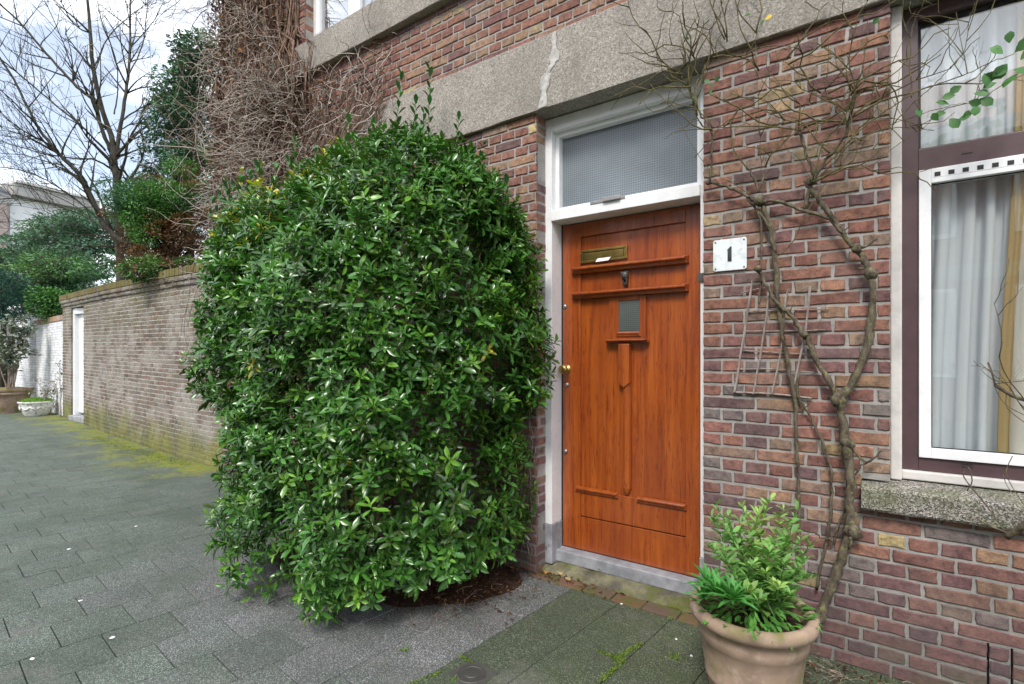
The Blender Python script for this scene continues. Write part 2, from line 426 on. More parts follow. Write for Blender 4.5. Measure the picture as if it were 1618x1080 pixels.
def m_soil():
    t = NT('soil'); c = t.ramp(t.noise(40, 6, .7), [(.3, (.018, .011, .008)), (.55, (.055, .032, .022)), (.75, (.12, .075, .05))])
    return t.fin(c, .95, t.bump(t.noise(60, 6, .7), 1, .012), spec=.15)
M['soil'] = m_soil()
def m_joint():
    t = NT('joint_sand'); x, y, z = t.xyz()
    n = t.noise(2.2, 6, .65)
    c = t.mix(t.mapr(n, .46, .60), (.030, .030, .026), (.085, .13, .02))
    return t.fin(c, .95, t.bump(t.noise(120, 4), .8, .004), spec=.1)
M['joint'] = m_joint()
def m_base():
    t = NT('mossy_mortar'); c = t.mix(t.mapr(t.noise(9, 6, .65), .38, .62), (.10, .09, .075), (.22, .21, .13))
    c = t.mix(t.mapr(t.noise(6, 5, .65, t.pos((1, 1, 1), (2, 2, 2))), .45, .6, 0, .85), c, (.10, .115, .022))
    return t.fin(c, .95, t.bump(t.noise(30, 6, .65), 1, .015), spec=.15)
M['base'] = m_base()
M['leaf'] = m_leaf('glossy_leaf', .26, .12, .6)
M['leaf_soft'] = m_leaf('soft_leaf', .5, .25, .35)
M['needle'] = m_leaf('needle', .6, .12, .3)
M['dead_leaf'] = m_leaf('dead_leaf', .8, .15, .15)
M['twig'] = m_bark('twig_bark', (.10, .065, .048), (.40, .32, .26))
M['dark_twig'] = m_bark('dark_twig_bark', (.05, .028, .020), (.17, .10, .07))
M['pale_twig'] = m_bark('pale_twig_bark', (.20, .17, .145), (.62, .56, .49))
M['ivy_stem'] = m_bark('dry_climber_bark', (.06, .034, .024), (.30, .20, .145))
M['vine'] = m_bark('vine_bark', (.030, .022, .016), (.155, .130, .095), .5)
M['vine_thin'] = m_bark('vine_twig_bark', (.050, .034, .018), (.16, .145, .060))
M['tree_bark'] = m_bark('tree_bark', (.018, .016, .014), (.070, .066, .052), .2, .4)
M['greenstem'] = m_flat('green_stem', (.10, .17, .05), .6)
M['trellis'] = m_bark('weathered_cane', (.15, .12, .10), (.36, .32, .30))

def m_flatwhitebrick():
    t = NT('whitewashed_brick'); c = t.attr()
    c = t.mix(t.mapr(t.noise(6, 5, .65), .55, .72, 0, .35), c, (.42, .44, .40))
    return t.fin(c, .7, t.bump(t.noise(50, 4), .4, .003), spec=.3)
M['white_brick'] = m_flatwhitebrick()
def m_wmortar():
    t = NT('whitewashed_mortar'); return t.fin((.55, .56, .58), .8, None, spec=.2)
M['white_mortar'] = m_wmortar()
def m_far_brick(name, ca, cb, mo):
    t = NT(name); b = t.n('ShaderNodeTexBrick'); mp_ = t.n('ShaderNodeMapping'); mp_.inputs['Rotation'].default_value = (R(90), 0, 0)
    t.L(t.geo.outputs['Position'], mp_.inputs[0]); t.L(mp_.outputs[0], b.inputs[0])
    b.inputs['Scale'].default_value = 1; b.inputs['Brick Width'].default_value = .22; b.inputs['Row Height'].default_value = .065; b.inputs['Mortar Size'].default_value = .006
    b.inputs['Color1'].default_value = (*ca, 1); b.inputs['Color2'].default_value = (*cb, 1); b.inputs['Mortar'].default_value = (*mo, 1)
    c = t.mix(t.mapr(t.noise(1.2, 5), .4, .7, 0, .3), b.outputs[0], tuple(v*.6 for v in ca))
    return t.fin(c, .85, t.bump(b.outputs['Fac'], .3, -.004), spec=.2)
M['far_brick'] = m_far_brick('opposite_house_brick', (.26, .10, .075), (.17, .07, .06), (.28, .26, .24))
M['pale_brick'] = m_far_brick('pale_house_brick', (.50, .38, .34), (.40, .30, .27), (.5, .48, .46))
M['slate'] = m_flat('roof_slate', (.07, .075, .09), .6)
M['fascia'] = m_flat('grey_fascia', (.36, .35, .33), .6)
M['render'] = m_flat('white_render', (.78, .79, .80), .7, var=.05)
M['tile_red'] = m_flat('roof_tile', (.25, .10, .06), .7)

# ------------------------------------------------------------------ brickwork
BR = [((.200, .088, .070), 22), ((.235, .100, .076), 18), ((.170, .080, .072), 16), ((.140, .078, .072), 8), ((.265, .125, .085), 10),
      ((.285, .160, .100), 5), ((.33, .215, .11), 2.0), ((.40, .28, .13), 1.2), ((.225, .140, .105), 6), ((.175, .128, .115), 6)]
WARM = [((.205, .085, .062), 20), ((.24, .105, .072), 18), ((.17, .075, .065), 11), ((.145, .076, .070), 5), ((.265, .120, .078), 14),
        ((.28, .155, .095), 10), ((.32, .215, .115), 3.5), ((.38, .27, .13), 1.2), ((.24, .150, .105), 6)]
OLD = [((.145, .105, .080), 20), ((.17, .125, .092), 16), ((.115, .090, .075), 14), ((.18, .115, .085), 10), ((.165, .148, .12), 16), ((.24, .205, .16), 10), ((.17, .085, .065), 5)]
def pick(pal, rr):
    cs = [c for c, w in pal]; ws = [w for c, w in pal]
    c = rr.choices(cs, ws)[0]; k = rr.uniform(.85, 1.17)
    return tuple(v*k*g*rr.uniform(.96, 1.04) for v, g in zip(c, (.95, 1.07, 1.14) if (pal is BR or pal is WARM) else (1, 1, 1)))
def cuts(z, u0, u1, holes):
    iv = [(u0, u1)]
    for (a, b, c, d) in holes:
        if c-.001 < z < d+.001:
            nv = []
            for s, e in iv:
                if b <= s or a >= e: nv.append((s, e)); continue
                if a > s: nv.append((s, a))
                if b < e: nv.append((b, e))
            iv = nv
    return iv
def brickwork(mb, P, N, u0, u1, z0, z1, holes=(), seed=1, pal=BR, ch=.0625, bl=.203, j=.0128, proud=.006, rough=.0030, mortar=True, phase=0, fine=True, headers=True, hl=None):
    """P(u) -> (x, y) on the wall face, N(u) -> outward (x, y). Bricks in mesh slot 0, bed of mortar in slot 1. English cross bond."""
    rr = random.Random(seed); rows = int(round((z1-z0)/ch)); hl = hl or (bl-j)/2
    for r in range(rows):
        zc = z0+(r+.5)*ch; hh = (ch-j)/2
        if headers and r % 2: L_ = hl; offs = (.25*(bl+j))
        else: L_ = bl; offs = (.5*(bl+j) if (r//2) % 2 else 0)
        if not headers: offs = .5*(bl+j)*(r % 2)
        for s, e in cuts(zc, u0, u1, holes):
            pitch = L_+j; k = math.floor((s-offs-phase)/pitch)
            a = k*pitch+offs+phase; segs = []
            while a < e:
                A, B = max(a, s), min(a+L_, e)
                if a > s and segs == [] and A-s > j+.012: segs.append([s, A-j])
                if B-A > .0: segs.append([A, B])
                a += pitch
            # merge slivers at the ends
            out = []
            for sg in segs:
                if sg[1]-sg[0] < .035 and out and out[-1][1]-out[-1][0] < .18: out[-1][1] = sg[1]
                else: out.append(sg)
            if len(out) > 1 and out[0][1]-out[0][0] < .035: out[1][0] = out[0][0]; out.pop(0)
            for A, B in out:
                if rr.random() < .25 and not headers and B-A > .18: pass
                jl = lambda: rr.uniform(-rough, rough)
                dz = rr.uniform(-.0012, .0012); f = proud+rr.uniform(-.0022, .0022); tl = rr.uniform(-.0015, .0015)
                la, lb = A, B
                if fine: ts = [0, .33, .67, 1]
                else: ts = [0, 1]
                ring = [(A+(B-A)*t, -hh) for t in ts]+[(B, -hh*.0)] + [(A+(B-A)*t, hh) for t in reversed(ts)]+[(A, 0)]
                if not fine: ring = [(A, -hh), (B, -hh), (B, hh), (A, hh)]
                n = len(ring); c = pick(WARM if (pal is BR and zc > 1.5+rr.uniform(-.6, .8)) else pal, rr); vv = []
                ring = [(u+jl(), q+dz+jl()) for u, q in ring]
                um = (A+B)/2; hw = (B-A)/2
                ins = .0022+rr.uniform(0, .002)
                for lay in (0, 1, 2):
                    for (u, q) in ring:
                        if lay < 2: uu, qq = u, q
                        else:
                            uu = um+(u-um)*max(0, 1-ins/max(hw, .01)); qq = q*(1-ins/hh)
                        d = (-.012, f-.0035, f+tl*(u-um)/.1)[lay]
                        px, py = P(uu); nx, ny = N(uu)
                        vv.append((px+nx*d, py+ny*d, zc+qq))
                fc = []
                for lay in (0, 1):
                    for i in range(n):
                        i2 = (i+1) % n; fc.append((lay*n+i, lay*n+i2, (lay+1)*n+i2, (lay+1)*n+i))
                fc.append(tuple(2*n+i for i in range(n)))
                mb.add(vv, fc, 0, c)
    if mortar:
        us = sorted({u0, u1, *[min(max(h[i], u0), u1) for h in holes for i in (0, 1)]}); zs = sorted({z0, z0+rows*ch, *[min(max(h[i], z0), z0+rows*ch) for h in holes for i in (2, 3)]})
        us2 = []
        for a, b in zip(us, us[1:]):
            k = max(1, int((b-a)/.5)); us2 += [a+(b-a)*i/k for i in range(k)]
        us2.append(us[-1])
        for a, b in zip(us2, us2[1:]):
            for c, d in zip(zs, zs[1:]):
                um, zm = (a+b)/2, (c+d)/2
                if b-a < 1e-5 or d-c < 1e-5 or any(h[0] < um < h[1] and h[2] < zm < h[3] for h in holes): continue
                pa, pb = P(a), P(b); na, nb = N(a), N(b); q = -.0005
                pa = (pa[0]+na[0]*q, pa[1]+na[1]*q); pb = (pb[0]+nb[0]*q, pb[1]+nb[1]*q)
                mb.add([(*pa, c), (*pb, c), (*pb, d), (*pa, d)], [(0, 1, 2, 3)], 1, (1, 1, 1))

# ------------------------------------------------------------------ ground
def sheet(name, x0, x1, y0, y1, z, m, label=None):
    b = MB(); b.add([(x0, y0, z), (x1, y0, z), (x1, y1, z), (x0, y1, z)], [(0, 1, 2, 3)])
    o = b.build(name, m); o['kind'] = 'structure'; return o
sheet('ground', -150, 100, -100, 150, -.012, M['joint'])
E1 = Vector((.0915, .9958)).normalized(); E2 = Vector((E1.y, -E1.x))
A0 = Vector(G(902, 931)[:2])
def paving():
    b = MB(); rr = random.Random(3); T = .30; J = .004
    for i in range(-62, 16):
        off = .5*T*(i % 2)
        if i < -10: off = .5*T*((i*7) % 3)/1.5
        for k in range(-22, 12):
            a = i*T+J/2; bb = (i+1)*T-J/2; c = k*T+off+J/2; d = c+T-J
            ctr = A0+E2*((a+bb)/2)+E1*((c+d)/2)
            if ctr.y > 1.6 or ctr.y < -7.2 or ctr.x < -19: continue
            if ctr.y > .2 and ctr.x > -5.2: continue
            # tile colours by bed, street and doorway
            w = max(0, min(1, (ctr.y+2.05+rr.uniform(-.12, .12))/.75))*max(0, min(1, (ctr.x+4.6)/1.4)) if i < 0 else 0
            ca = (.082, .100, .084); cb = (.116, .118, .120)
            base = tuple(p_*(1-w)+q_*w for p_, q_ in zip(ca, cb)) if i < 0 else (.062, .074, .048)
            v = rr.uniform(.92, 1.08); col = tuple(q*v*k_*rr.uniform(.98, 1.02) for q, k_ in zip(base, (1.0, 1.0, 1.0)))
            h = rr.uniform(-.0010, .0010); tx, ty = rr.uniform(-.003, .003), rr.uniform(-.003, .003)
            be = .0028; vs = []
            for lay, (ins, zz) in enumerate(((0, -.02), (0, -.0028), (be, 0))):
                for (p, q) in ((a+ins, c+ins), (bb-ins, c+ins), (bb-ins, d-ins), (a+ins, d-ins)):
                    pt = A0+E2*p+E1*q
                    vs.append((pt.x, pt.y, zz+h+(p-(a+bb)/2)*tx+(q-(c+d)/2)*ty))
            # E2,E1 right handed -> order counter clockwise
            f = [(8, 9, 10, 11)]
            for lay in (0, 1):
                for n in range(4): n2 = (n+1) % 4; f.append((lay*4+n, lay*4+n2, lay*4+4+n2, lay*4+4+n))
            b.add(vs, f, 0, col)
    o = b.build('pavement', M['paver'], tint=True); o['kind'] = 'structure'
paving()

# ------------------------------------------------------------------ the house
XL, XR, ZT = -5.87, 4.2, 6.56
DX0, DX1 = -1.802, -.768           # door opening in the brick
BZ0, BZ1 = 2.93, 3.39              # lower concrete band
UZ0, UZ1 = 3.92, 4.20              # upper band
WX0 = .020                         # left jamb of the living room window
house = empty('brick_house', (-1, 0, 0))
tag(house, 'brown brick corner house with a varnished wooden front door and concrete bands', 'house')
HO = Vector((-1, 0, 0))
_build = MB.build
def hb(mb, name, mats, parent=None, **kw):
    """build in world coordinates, then hang under the house"""
    o = _build(mb, name, mats, None, **kw); o.parent = parent or house
    o.matrix_parent_inverse = (parent or house).matrix_world.inverted() if False else o.matrix_parent_inverse
    if parent is None: o.location = -HO
    return o
SZ0, SZ1 = .725, .85
holes = [(DX0, DX1, 0, BZ0), (-9, 9, BZ0, BZ1), (WX0, 2.3, SZ1-.0, BZ0), (-.085, 2.4, SZ0, SZ1),
         (-9, 9, UZ0, UZ1), (-4.33, -3.17, UZ1, 5.8), (-2.93, -1.77, UZ1, 5.8), (-.3, 1.6, UZ1, 5.8)]
wb = MB()
slits = [(W(1561, 1040)[0]-.004, W(1561, 1040)[0]+.004, .0, .25), (W(1599, 1040)[0]-.004, W(1599, 1040)[0]+.004, .0, .25)]
brickwork(wb, lambda u: (u, 0), lambda u: (0, -1), XL, XR, 0, ZT, holes+slits, seed=11, phase=.03)
# reveals of door and windows
def reveal(x, side, y1, z0, z1, seed, bl=.098):
    sgn = side
    brickwork(wb, (lambda u: (x, u)), (lambda u: (sgn, 0)), .008, y1, z0, z1, (), seed=seed, bl=.098, headers=False, proud=.0, mortar=True)
reveal(DX0, 1, .24, 0, BZ0, 21); reveal(DX1, -1, .24, 0, BZ0, 22)
for k, (a, b_) in enumerate(((-4.33, -3.17), (-2.93, -1.77), (-.3, 1.6))):
    reveal(a, 1, .12, UZ1, 5.8, 30+k); reveal(b_, -1, .12, UZ1, 5.8, 40+k)
# side wall on the garden side
brickwork(wb, lambda u: (XL, u), lambda u: (-1, 0), 0, 8.0, 0, ZT, (), seed=50, fine=False)
wall = hb(wb, 'wall', [M['brick'], M['mortar']], tint=True)
# inner shell so the house is solid and dark inside
ib = MB()
for (a, b_, c, d) in ((XL+.02, DX0-.02, 0, ZT), (DX1+.02, WX0-.02, 0, BZ0), (DX0-.02, DX1+.02, BZ0+.01, ZT-.1), ):
    pass
ib.box(XL+.03, XR, 7.9, 8, 0, ZT); ib.box(XR-.1, XR, .03, 7.9, 0, ZT)
ib.box(XL+.03, XR-.1, .5, 7.9, 3.0, 3.05)
ib.box(XL+.03, XR-.1, .03, 7.9, ZT-.05, ZT)
ib.box(-2.2, -2.15, .26, 3.0, 0, 3.0); ib.box(-.45, -.40, .26, 3.0, 0, 3.0); ib.box(-2.15, -.45, 2.95, 3.0, 0, 3.0)
ib.box(-.40, XR-.1, 3.4, 3.45, 0, 3.0)
hb(ib, 'inner_wall', m_flat('interior_plaster', (.32, .30, .27), .9))
fb = MB(); fb.box(XL+.03, XR-.1, .3, 7.9, .04, .1); hb(fb, 'floor', m_flat('floor_boards', (.12, .07, .04), .5))
# roof
rb = MB(); rb.profile_x([(-.35, ZT+.02), (8.35, ZT+.02), (4, ZT+3.2)], XL-.3, XR+.3); hb(rb, 'roof', M['tile_red'])
gb = MB(); gb.profile_x([(-.42, ZT-.12), (-.02, ZT-.12), (-.02, ZT+.015), (-.5, ZT+.015)], XL-.3, XR+.3); hb(gb, 'gutter', M['white'])

def rough_band(name, z0, z1, y, seed, m, x0=XL-.01, x1=XR):
    b = MB(); n = int((x1-x0)/.06); rr = random.Random(seed); rows = [(y+.14, z0), (y+.004, z0+.001), (y, z0+.006), (y-.001, (z0+z1)/2), (y, z1-.006), (y+.004, z1-.001), (.01, z1+.006)]
    rows = [(.03, z0)]+rows[1:]
    v = []
    for i in range(n+1):
        x = x0+(x1-x0)*i/n
        for k, (yy, zz) in enumerate(rows):
            w = mnoise.noise(Vector((x*3, k*1.3, seed)))*.004+rr.uniform(-.0012, .0012)
            v.append((x, yy+w if 0 < k < 6 else yy, zz+(w if 0 < k < 6 else 0)))
    m_ = len(rows)
    f = [(i*m_+k, (i+1)*m_+k, (i+1)*m_+k+1, i*m_+k+1) for i in range(n) for k in range(m_-1)]
    f += [tuple(range(m_-1, -1, -1)), tuple(n*m_+k for k in range(m_))]
    b.add(v, f); return hb(b, name, m, smooth=False)
band1 = rough_band('concrete_band', BZ0, BZ1, -.035, 3, M['concrete'])
band2 = rough_band('concrete_band', UZ0, UZ1, -.07, 5, M['concrete'])
# soffit of the band over the recessed door and window
sb = MB(); sb.box(DX0-.0, DX1, -.0, .30, BZ0+.002, BZ0+.2); sb.box(WX0, 2.3, .0, .3, BZ0+.002, BZ0+.2)
hb(sb, 'lintel', M['concrete'])
def m_patch():
    t = NT('pale_filler'); c = t.mix(t.mapr(t.noise(30, 5), .35, .65), (.30, .285, .26), (.52, .51, .49)); return t.fin(c, .85, t.bump(t.noise(70, 4), .4, .003))
def patch(pts, wd, seed):
    b = MB(); rr = random.Random(seed); v = []
    n = len(pts)*6
    for i in range(n):
        t = i/(n-1)*(len(pts)-1); k = min(int(t), len(pts)-2); q = t-k
        x = pts[k][0]*(1-q)+pts[k+1][0]*q; z = pts[k][1]*(1-q)+pts[k+1][1]*q; w = wd*(1+rr.uniform(-.6, .5))
        for s_ in (-1, -.5, .5, 1): v.append((x+s_*w, -.0395-(.002 if abs(s_) < 1 else 0), z))
    f = [(i*4+k, i*4+k+1, i*4+5+k, i*4+4+k) for i in range(n-1) for k in range(3)]
    f = [tuple(reversed(q)) for q in f]
    b.add(v, [tuple(reversed(q)) for q in f]); 
    return hb(b, 'crack_repair', M['patch'])
M['patch'] = m_patch()
p_ = [(W(875, 62, -.04)[0], BZ1-.01), (W(876, 90, -.04)[0], W(876, 95, -.04)[2]), (W(862, 120, -.04)[0], W(862, 120, -.04)[2]), (W(857, 165, -.04)[0], BZ0+.01)]
patch(p_, .026, 4)
patch([(W(1252, 2, -.04)[0], BZ0+.22), (W(1246, 20, -.04)[0], BZ0+.16)], .02, 5)

# ---- door frame
FY = .106                                   # front of the frame
FX0, FX1 = -1.755, -.815                    # inner faces of the posts
DY = .229                                   # door face
TBZ0, TBZ1 = 2.262, 2.325                   # transom bar
b = MB()
b.box(DX0-.03, FX0, FY, .30, .30, BZ0-.002); b.box(FX1, DX1+.03, FY, .30, .30, BZ0-.002)
b.box(FX0, FX1, FY-.0, .30, BZ0-.085, BZ0-.003)
b.box(FX0, FX1, FY-.012, .29, TBZ0, TBZ1)
b.box(FX0, FX1, .15, .285, BZ0-.115, BZ0-.085)
b.box(FX0, FX0+.03, .15, .285, TBZ1, BZ0-.115); b.box(FX1-.03, FX1, .15, .285, TBZ1, BZ0-.115); b.box(FX0+.03, FX1-.03, .15, .285, TBZ1, TBZ1+.03)
b.box(FX0, FX0+.012, .285-.03, .30, .125, TBZ0); b.box(FX1-.012, FX1, .255, .30, .125, TBZ0)
frame = hb(b, 'door_frame', M['white'], bevel=.003)
for xa_, xb_ in ((DX0-.002, FX0+.004), (FX1-.004, DX1+.002)):
    b = MB(); b.box(xa_, xb_, FY-.006, .28, .045, .299); _build(b, 'foot_block', M['bluestone'], frame, bevel=.004)
gw0, gw1, gz0, gz1 = FX0+.03, FX1-.03, TBZ1+.03, BZ0-.115
b = MB(); b.box(gw0, gw1, .195, .201, gz0, gz1); hb(b, 'transom_window', M['obscure'])
# little metal catch on the transom bar
b = MB(); c0 = W(965, 338, FY-.02)[0]; b.box(c0-.14, c0+.09, FY-.016, FY-.0125, TBZ1-.005, TBZ1+.012); b.box(c0-.05, c0+.06, FY-.03, FY-.0165, TBZ1-.004, TBZ1+.018)
_build(b, 'catch_plate', M['steel'], frame, bevel=.002)
hb_ = MB(); hz = W(1108, 438, FY)[2]; hb_.box(FX1-.012, DX1-.012, FY-.012, FY-.001, hz-.022, hz+.022); _build(hb_, 'strike_plate', M['iron'], frame)

# ---- door
dx0, dx1, dz0, dz1 = FX0+.012, FX1-.012, .132, 2.255
def DW(px, py): p = W(px, py, DY); return p[0], p[2]
st = .085                                    # stiles
pL = DW(917, 500)[0]; pR = DW(1083, 500)[0]
z_top = DW(1000, 362)[1]; zs1 = DW(1000, 418)[1]; zs2 = DW(1000, 460)[1]; zled = DW(940, 776)[1]; zg = DW(1000, 832)[1]
db = MB()
q = .014
db.box(dx0, dx1, DY+q+.001, DY+.045, dz0, dz1)                                       # core, shows as the sunken panels
db.box(dx0, pL, DY, DY+q, dz0, dz1); db.box(pR, dx1, DY, DY+q, dz0, dz1)              # stiles
db.box(pL, pR, DY, DY+q, z_top, dz1)                                                  # top rail
db.box(pL, pR, DY+.002, DY+q, zs1-.02, zs1+.012); db.box(pL, pR, DY+.002, DY+q, zs2-.02, zs2+.012)
zp = zled-.045
db.box(pL, pR, DY+.004, DY+q, dz0+.0, zg-.004); db.box(pL, pR, DY+.0025, DY+q, zg+.004, zled)   # bottom boards with a groove between
xm0, xm1 = DW(962, 500)[0], DW(1020, 500)[0]
xg0, xg1 = DW(977, 500)[0], DW(1010, 500)[0]
zg1, zg0_ = DW(993, 474)[1], DW(993, 524)[1]
xc = (xg0+xg1)/2
db.box(xm0, xg0, DY+.002, DY+q, zg0_-.06, zs2-.02); db.box(xg1, xm1, DY+.002, DY+q, zg0_-.06, zs2-.02)
db.box(xg0, xg1, DY+.0025, DY+q, zg1, zs2-.02); db.box(xg0, xg1, DY+.0025, DY+q, zg0_-.06, zg0_)
db.box(xc-.006, xc+.006, DY+.006, DY+q, zs2+.012, zs1-.02)                             # thin stile behind the knocker
door = hb(db, 'front_door', M['wood'], bevel=.003)
def dpart(mb, name, m, **kw):
    return _build(mb, name, m, door, **kw)
b = MB(); b.box(xg0, xg1, DY+.0075, DY+.0125, zg0_, zg1); dpart(b, 'door_window', M['obscure_door'])
# projecting mouldings
def ledge(x0, x1, z, dep, h, name='moulding'):
    b = MB(); y = DY
    prof = [(y+.001, z-h*.55), (y-dep*.45, z-h*.5), (y-dep*.55, z-h*.15), (y-dep, z), (y-dep, z+h*.22), (y-dep*.8, z+h*.36), (y+.001, z+h*.5)]
    n = len(prof); 
    # mitred ends
    v = [(x0+.5*(dep+(p[0]-y)), p[0], p[1]) for p in prof]+[(x1-.5*(dep+(p[0]-y)), p[0], p[1]) for p in prof]
    v = [(x0+.6*max(0, (y-p[0]))*0+ (0 if y-p[0] < dep*.5 else .012), p[0], p[1]) for p in prof]+[(x1-(0 if y-p[0] < dep*.5 else .012), p[0], p[1]) for p in prof]
    f = [tuple(range(n)), tuple(range(2*n-1, n-1, -1))]+[(i, i+n, (i+1) % n+n, (i+1) % n) for i in range(n)]
    b.add(v, f); return dpart(b, name, M['wood'], bevel=.002)
lx0, lx1 = DW(905, 430)[0], DW(1089, 430)[0]
ledge(lx0, lx1, zs1, .048, .046); ledge(lx0, lx1, zs2, .048, .046)
s0, s1 = DW(958, 540)[0], DW(1026, 540)[0]
ledge(xg0-.012, xg1+.012, zg0_-.012, .014, .03); ledge(s0, s1, DW(993, 538)[1], .045, .022, 'shelf')
b = MB(); z1_ = DW(987, 543)[1]; z0_ = DW(987, 612)[1]; pw = .036
xq = W(985, 580, DY-.034)[0]; xr_ = W(988.5, 700, DY-.02)[0]
b.prism([(xq-pw, z0_+.03), (xq, z0_), (xq+pw, z0_+.03), (xq+pw, z1_), (xq-pw, z1_)], DY-.034, DY+q)
dpart(b, 'pendant', M['wood'], bevel=.004)
b = MB(); zb = DW(990, 782)[1]
v = []; n = 9; zz = [zb, zb+.02, zb+.045, z0_+.005, z0_+.03]; rr_ = [.006, .019, .026, .026, .026]
for z, r in zip(zz, rr_):
    for i in range(n):
        a = math.pi*i/(n-1); v.append((xr_-math.cos(a)*r*1.05, DY+q-math.sin(a)*(r+.012), z))
f = [(k*n+i, k*n+i+1, (k+1)*n+i+1, (k+1)*n+i) for k in range(len(zz)-1) for i in range(n-1)]
f.append(tuple(range(n-1, -1, -1))); b.add(v, f); dpart(b, 'half_round_rod', M['wood'], smooth=False)
ledge(DW(909, 775)[0], DW(977, 775)[0], zled, .022, .036); ledge(DW(1006, 790)[0], DW(1086, 790)[0], zled-.002, .022, .036)
# letter box
def lw(px, py): p = W(px, py, DY-.004); return p[0], p[2]
b = MB(); a0, a1 = lw(915, 405)[0], lw(990, 405)[0]; zc0 = (lw(952, 412)[1]); zc1 = lw(952, 391)[1]
LY = DY+q
b.box(a0, a1, LY-.012, LY, zc0, zc0+.016); b.box(a0, a1, LY-.012, LY, zc1-.016, zc1); b.box(a0, a0+.022, LY-.0118, LY, zc0+.0165, zc1-.0165); b.box(a1-.022, a1, LY-.0118, LY, zc0+.0165, zc1-.0165)
b.box(a0+.026, a1-.026, LY-.010, LY-.004, zc0+.018, zc1-.021)
lb = dpart(b, 'letter_box', M['brass'], bevel=.002)
b = MB(); cxm = (a0+a1)/2; b.add([(cxm-.045, LY-.020, zc0-.002), (cxm+.045, LY-.022, zc0), (cxm+.058, LY-.012, zc0+.022), (cxm-.035, LY-.012, zc0+.020)], [(0, 1, 2, 3)])
b.add([(cxm-.045, LY-.021, zc0-.002), (cxm+.045, LY-.023, zc0), (cxm+.058, LY-.0135, zc0+.022), (cxm-.035, LY-.0135, zc0+.020)], [(3, 2, 1, 0)])
dpart(b, 'letter_flap', M['white'])
# knocker: a small dark figure on a plate
kx, kz = DW(989, 437)
b = MB(); b.box(kx-.012, kx+.012, DY-.004, DY+q, kz-.055, kz+.045)
b.lathe([(0, -.02), (.012, -.018), (.020, -.006), (.021, .006), (.014, .018), (0, .022)], 0, 0, 0, 14)
vv = b.v; 
for i in range(8, len(vv)): x, y, z = vv[i]; vv[i] = (kx+x*1.1, DY-.018+y, kz+.004+z*1.25)
b.lathe([(0, -.006), (.009, 0), (.0105, .008), (0, .016)], kx, DY-.012, kz-.05, 10)
for sx in (-1, 1): b.tube([(kx+sx*.012, DY-.02, kz+.016), (kx+sx*.024, DY-.022, kz+.030)], [.008, .003], 6)
for sx in (-1, 1): b.tube([(kx+sx*.014, DY-.02, kz-.006), (kx+sx*.010, DY-.02, kz-.045)], [.006, .004], 6)
b.tube([(kx, DY-.03, kz+.002), (kx, DY-.046, kz-.006)], [.009, .006], 8)
dpart(b, 'door_knocker', M['iron'], smooth=False)
def yl(prof, cx, cz, y, name, m, n=24, sx=1):
    b = MB(); v = []; f = []; k_ = len(prof)
    for i in range(n):
        a = 2*math.pi*i/n
        for r, d in prof: v.append((cx+r*math.cos(a)*sx, y-d, cz+r*math.sin(a)))
    for i in range(n):
        j_ = (i+1) % n
        for k in range(k_-1): f.append((i*k_+k, j_*k_+k, j_*k_+k+1, i*k_+k+1))
    b.add(v, f); return dpart(b, name, m, smooth=True)
kx, kz = DW(896, 583); yl([(.030, 0), (.031, .003), (.026, .006), (.012, .010), (.011, .030), (.024, .036), (.031, .048), (.030, .060), (.020, .068), (0, .071)], kx, kz, DY, 'door_knob', M['brass'])
for (px, py, nm) in ((896, 608, 'lock_cylinder'), (893, 484, 'lock_cylinder'), (894, 713, 'lock_cylinder')):
    kx, kz = DW(px, py); yl([(.0175, 0), (.0175, .004), (.013, .006), (.0125, .009), (0, .009)], kx, kz, DY, nm, M['steel'], sx=.8)
b = MB(); b.box(FX0+.0005, FX0+.0118, DY+.002, DY+.03, .13, TBZ0-.002); dpart(b, 'draught_strip', M['black'])

# threshold
b = MB(); b.box(FX0+.001, FX1-.001, .157, .30, .05, .125); hb(b, 'threshold', M['bluestone'], bevel=.006)
b = MB()
n = 90; v = []
for i in range(n+1):
    x = DX0+(DX1-DX0)*i/n
    for k, (yy, zz) in enumerate(((.055, .004), (.065, .018), (.11, .035), (.17, .052), (.2, .052))):
        w = mnoise.noise(Vector((x*9, k, 2)))*.018+mnoise.noise(Vector((x*31, k*3, 2)))*.010
        v.append((x, yy+w, zz+w*.8))
b.add(v, [(i*5+k, (i+1)*5+k, (i+1)*5+k+1, i*5+k+1) for i in range(n) for k in range(4)])
hb(b, 'footing', M['base'], smooth=False)

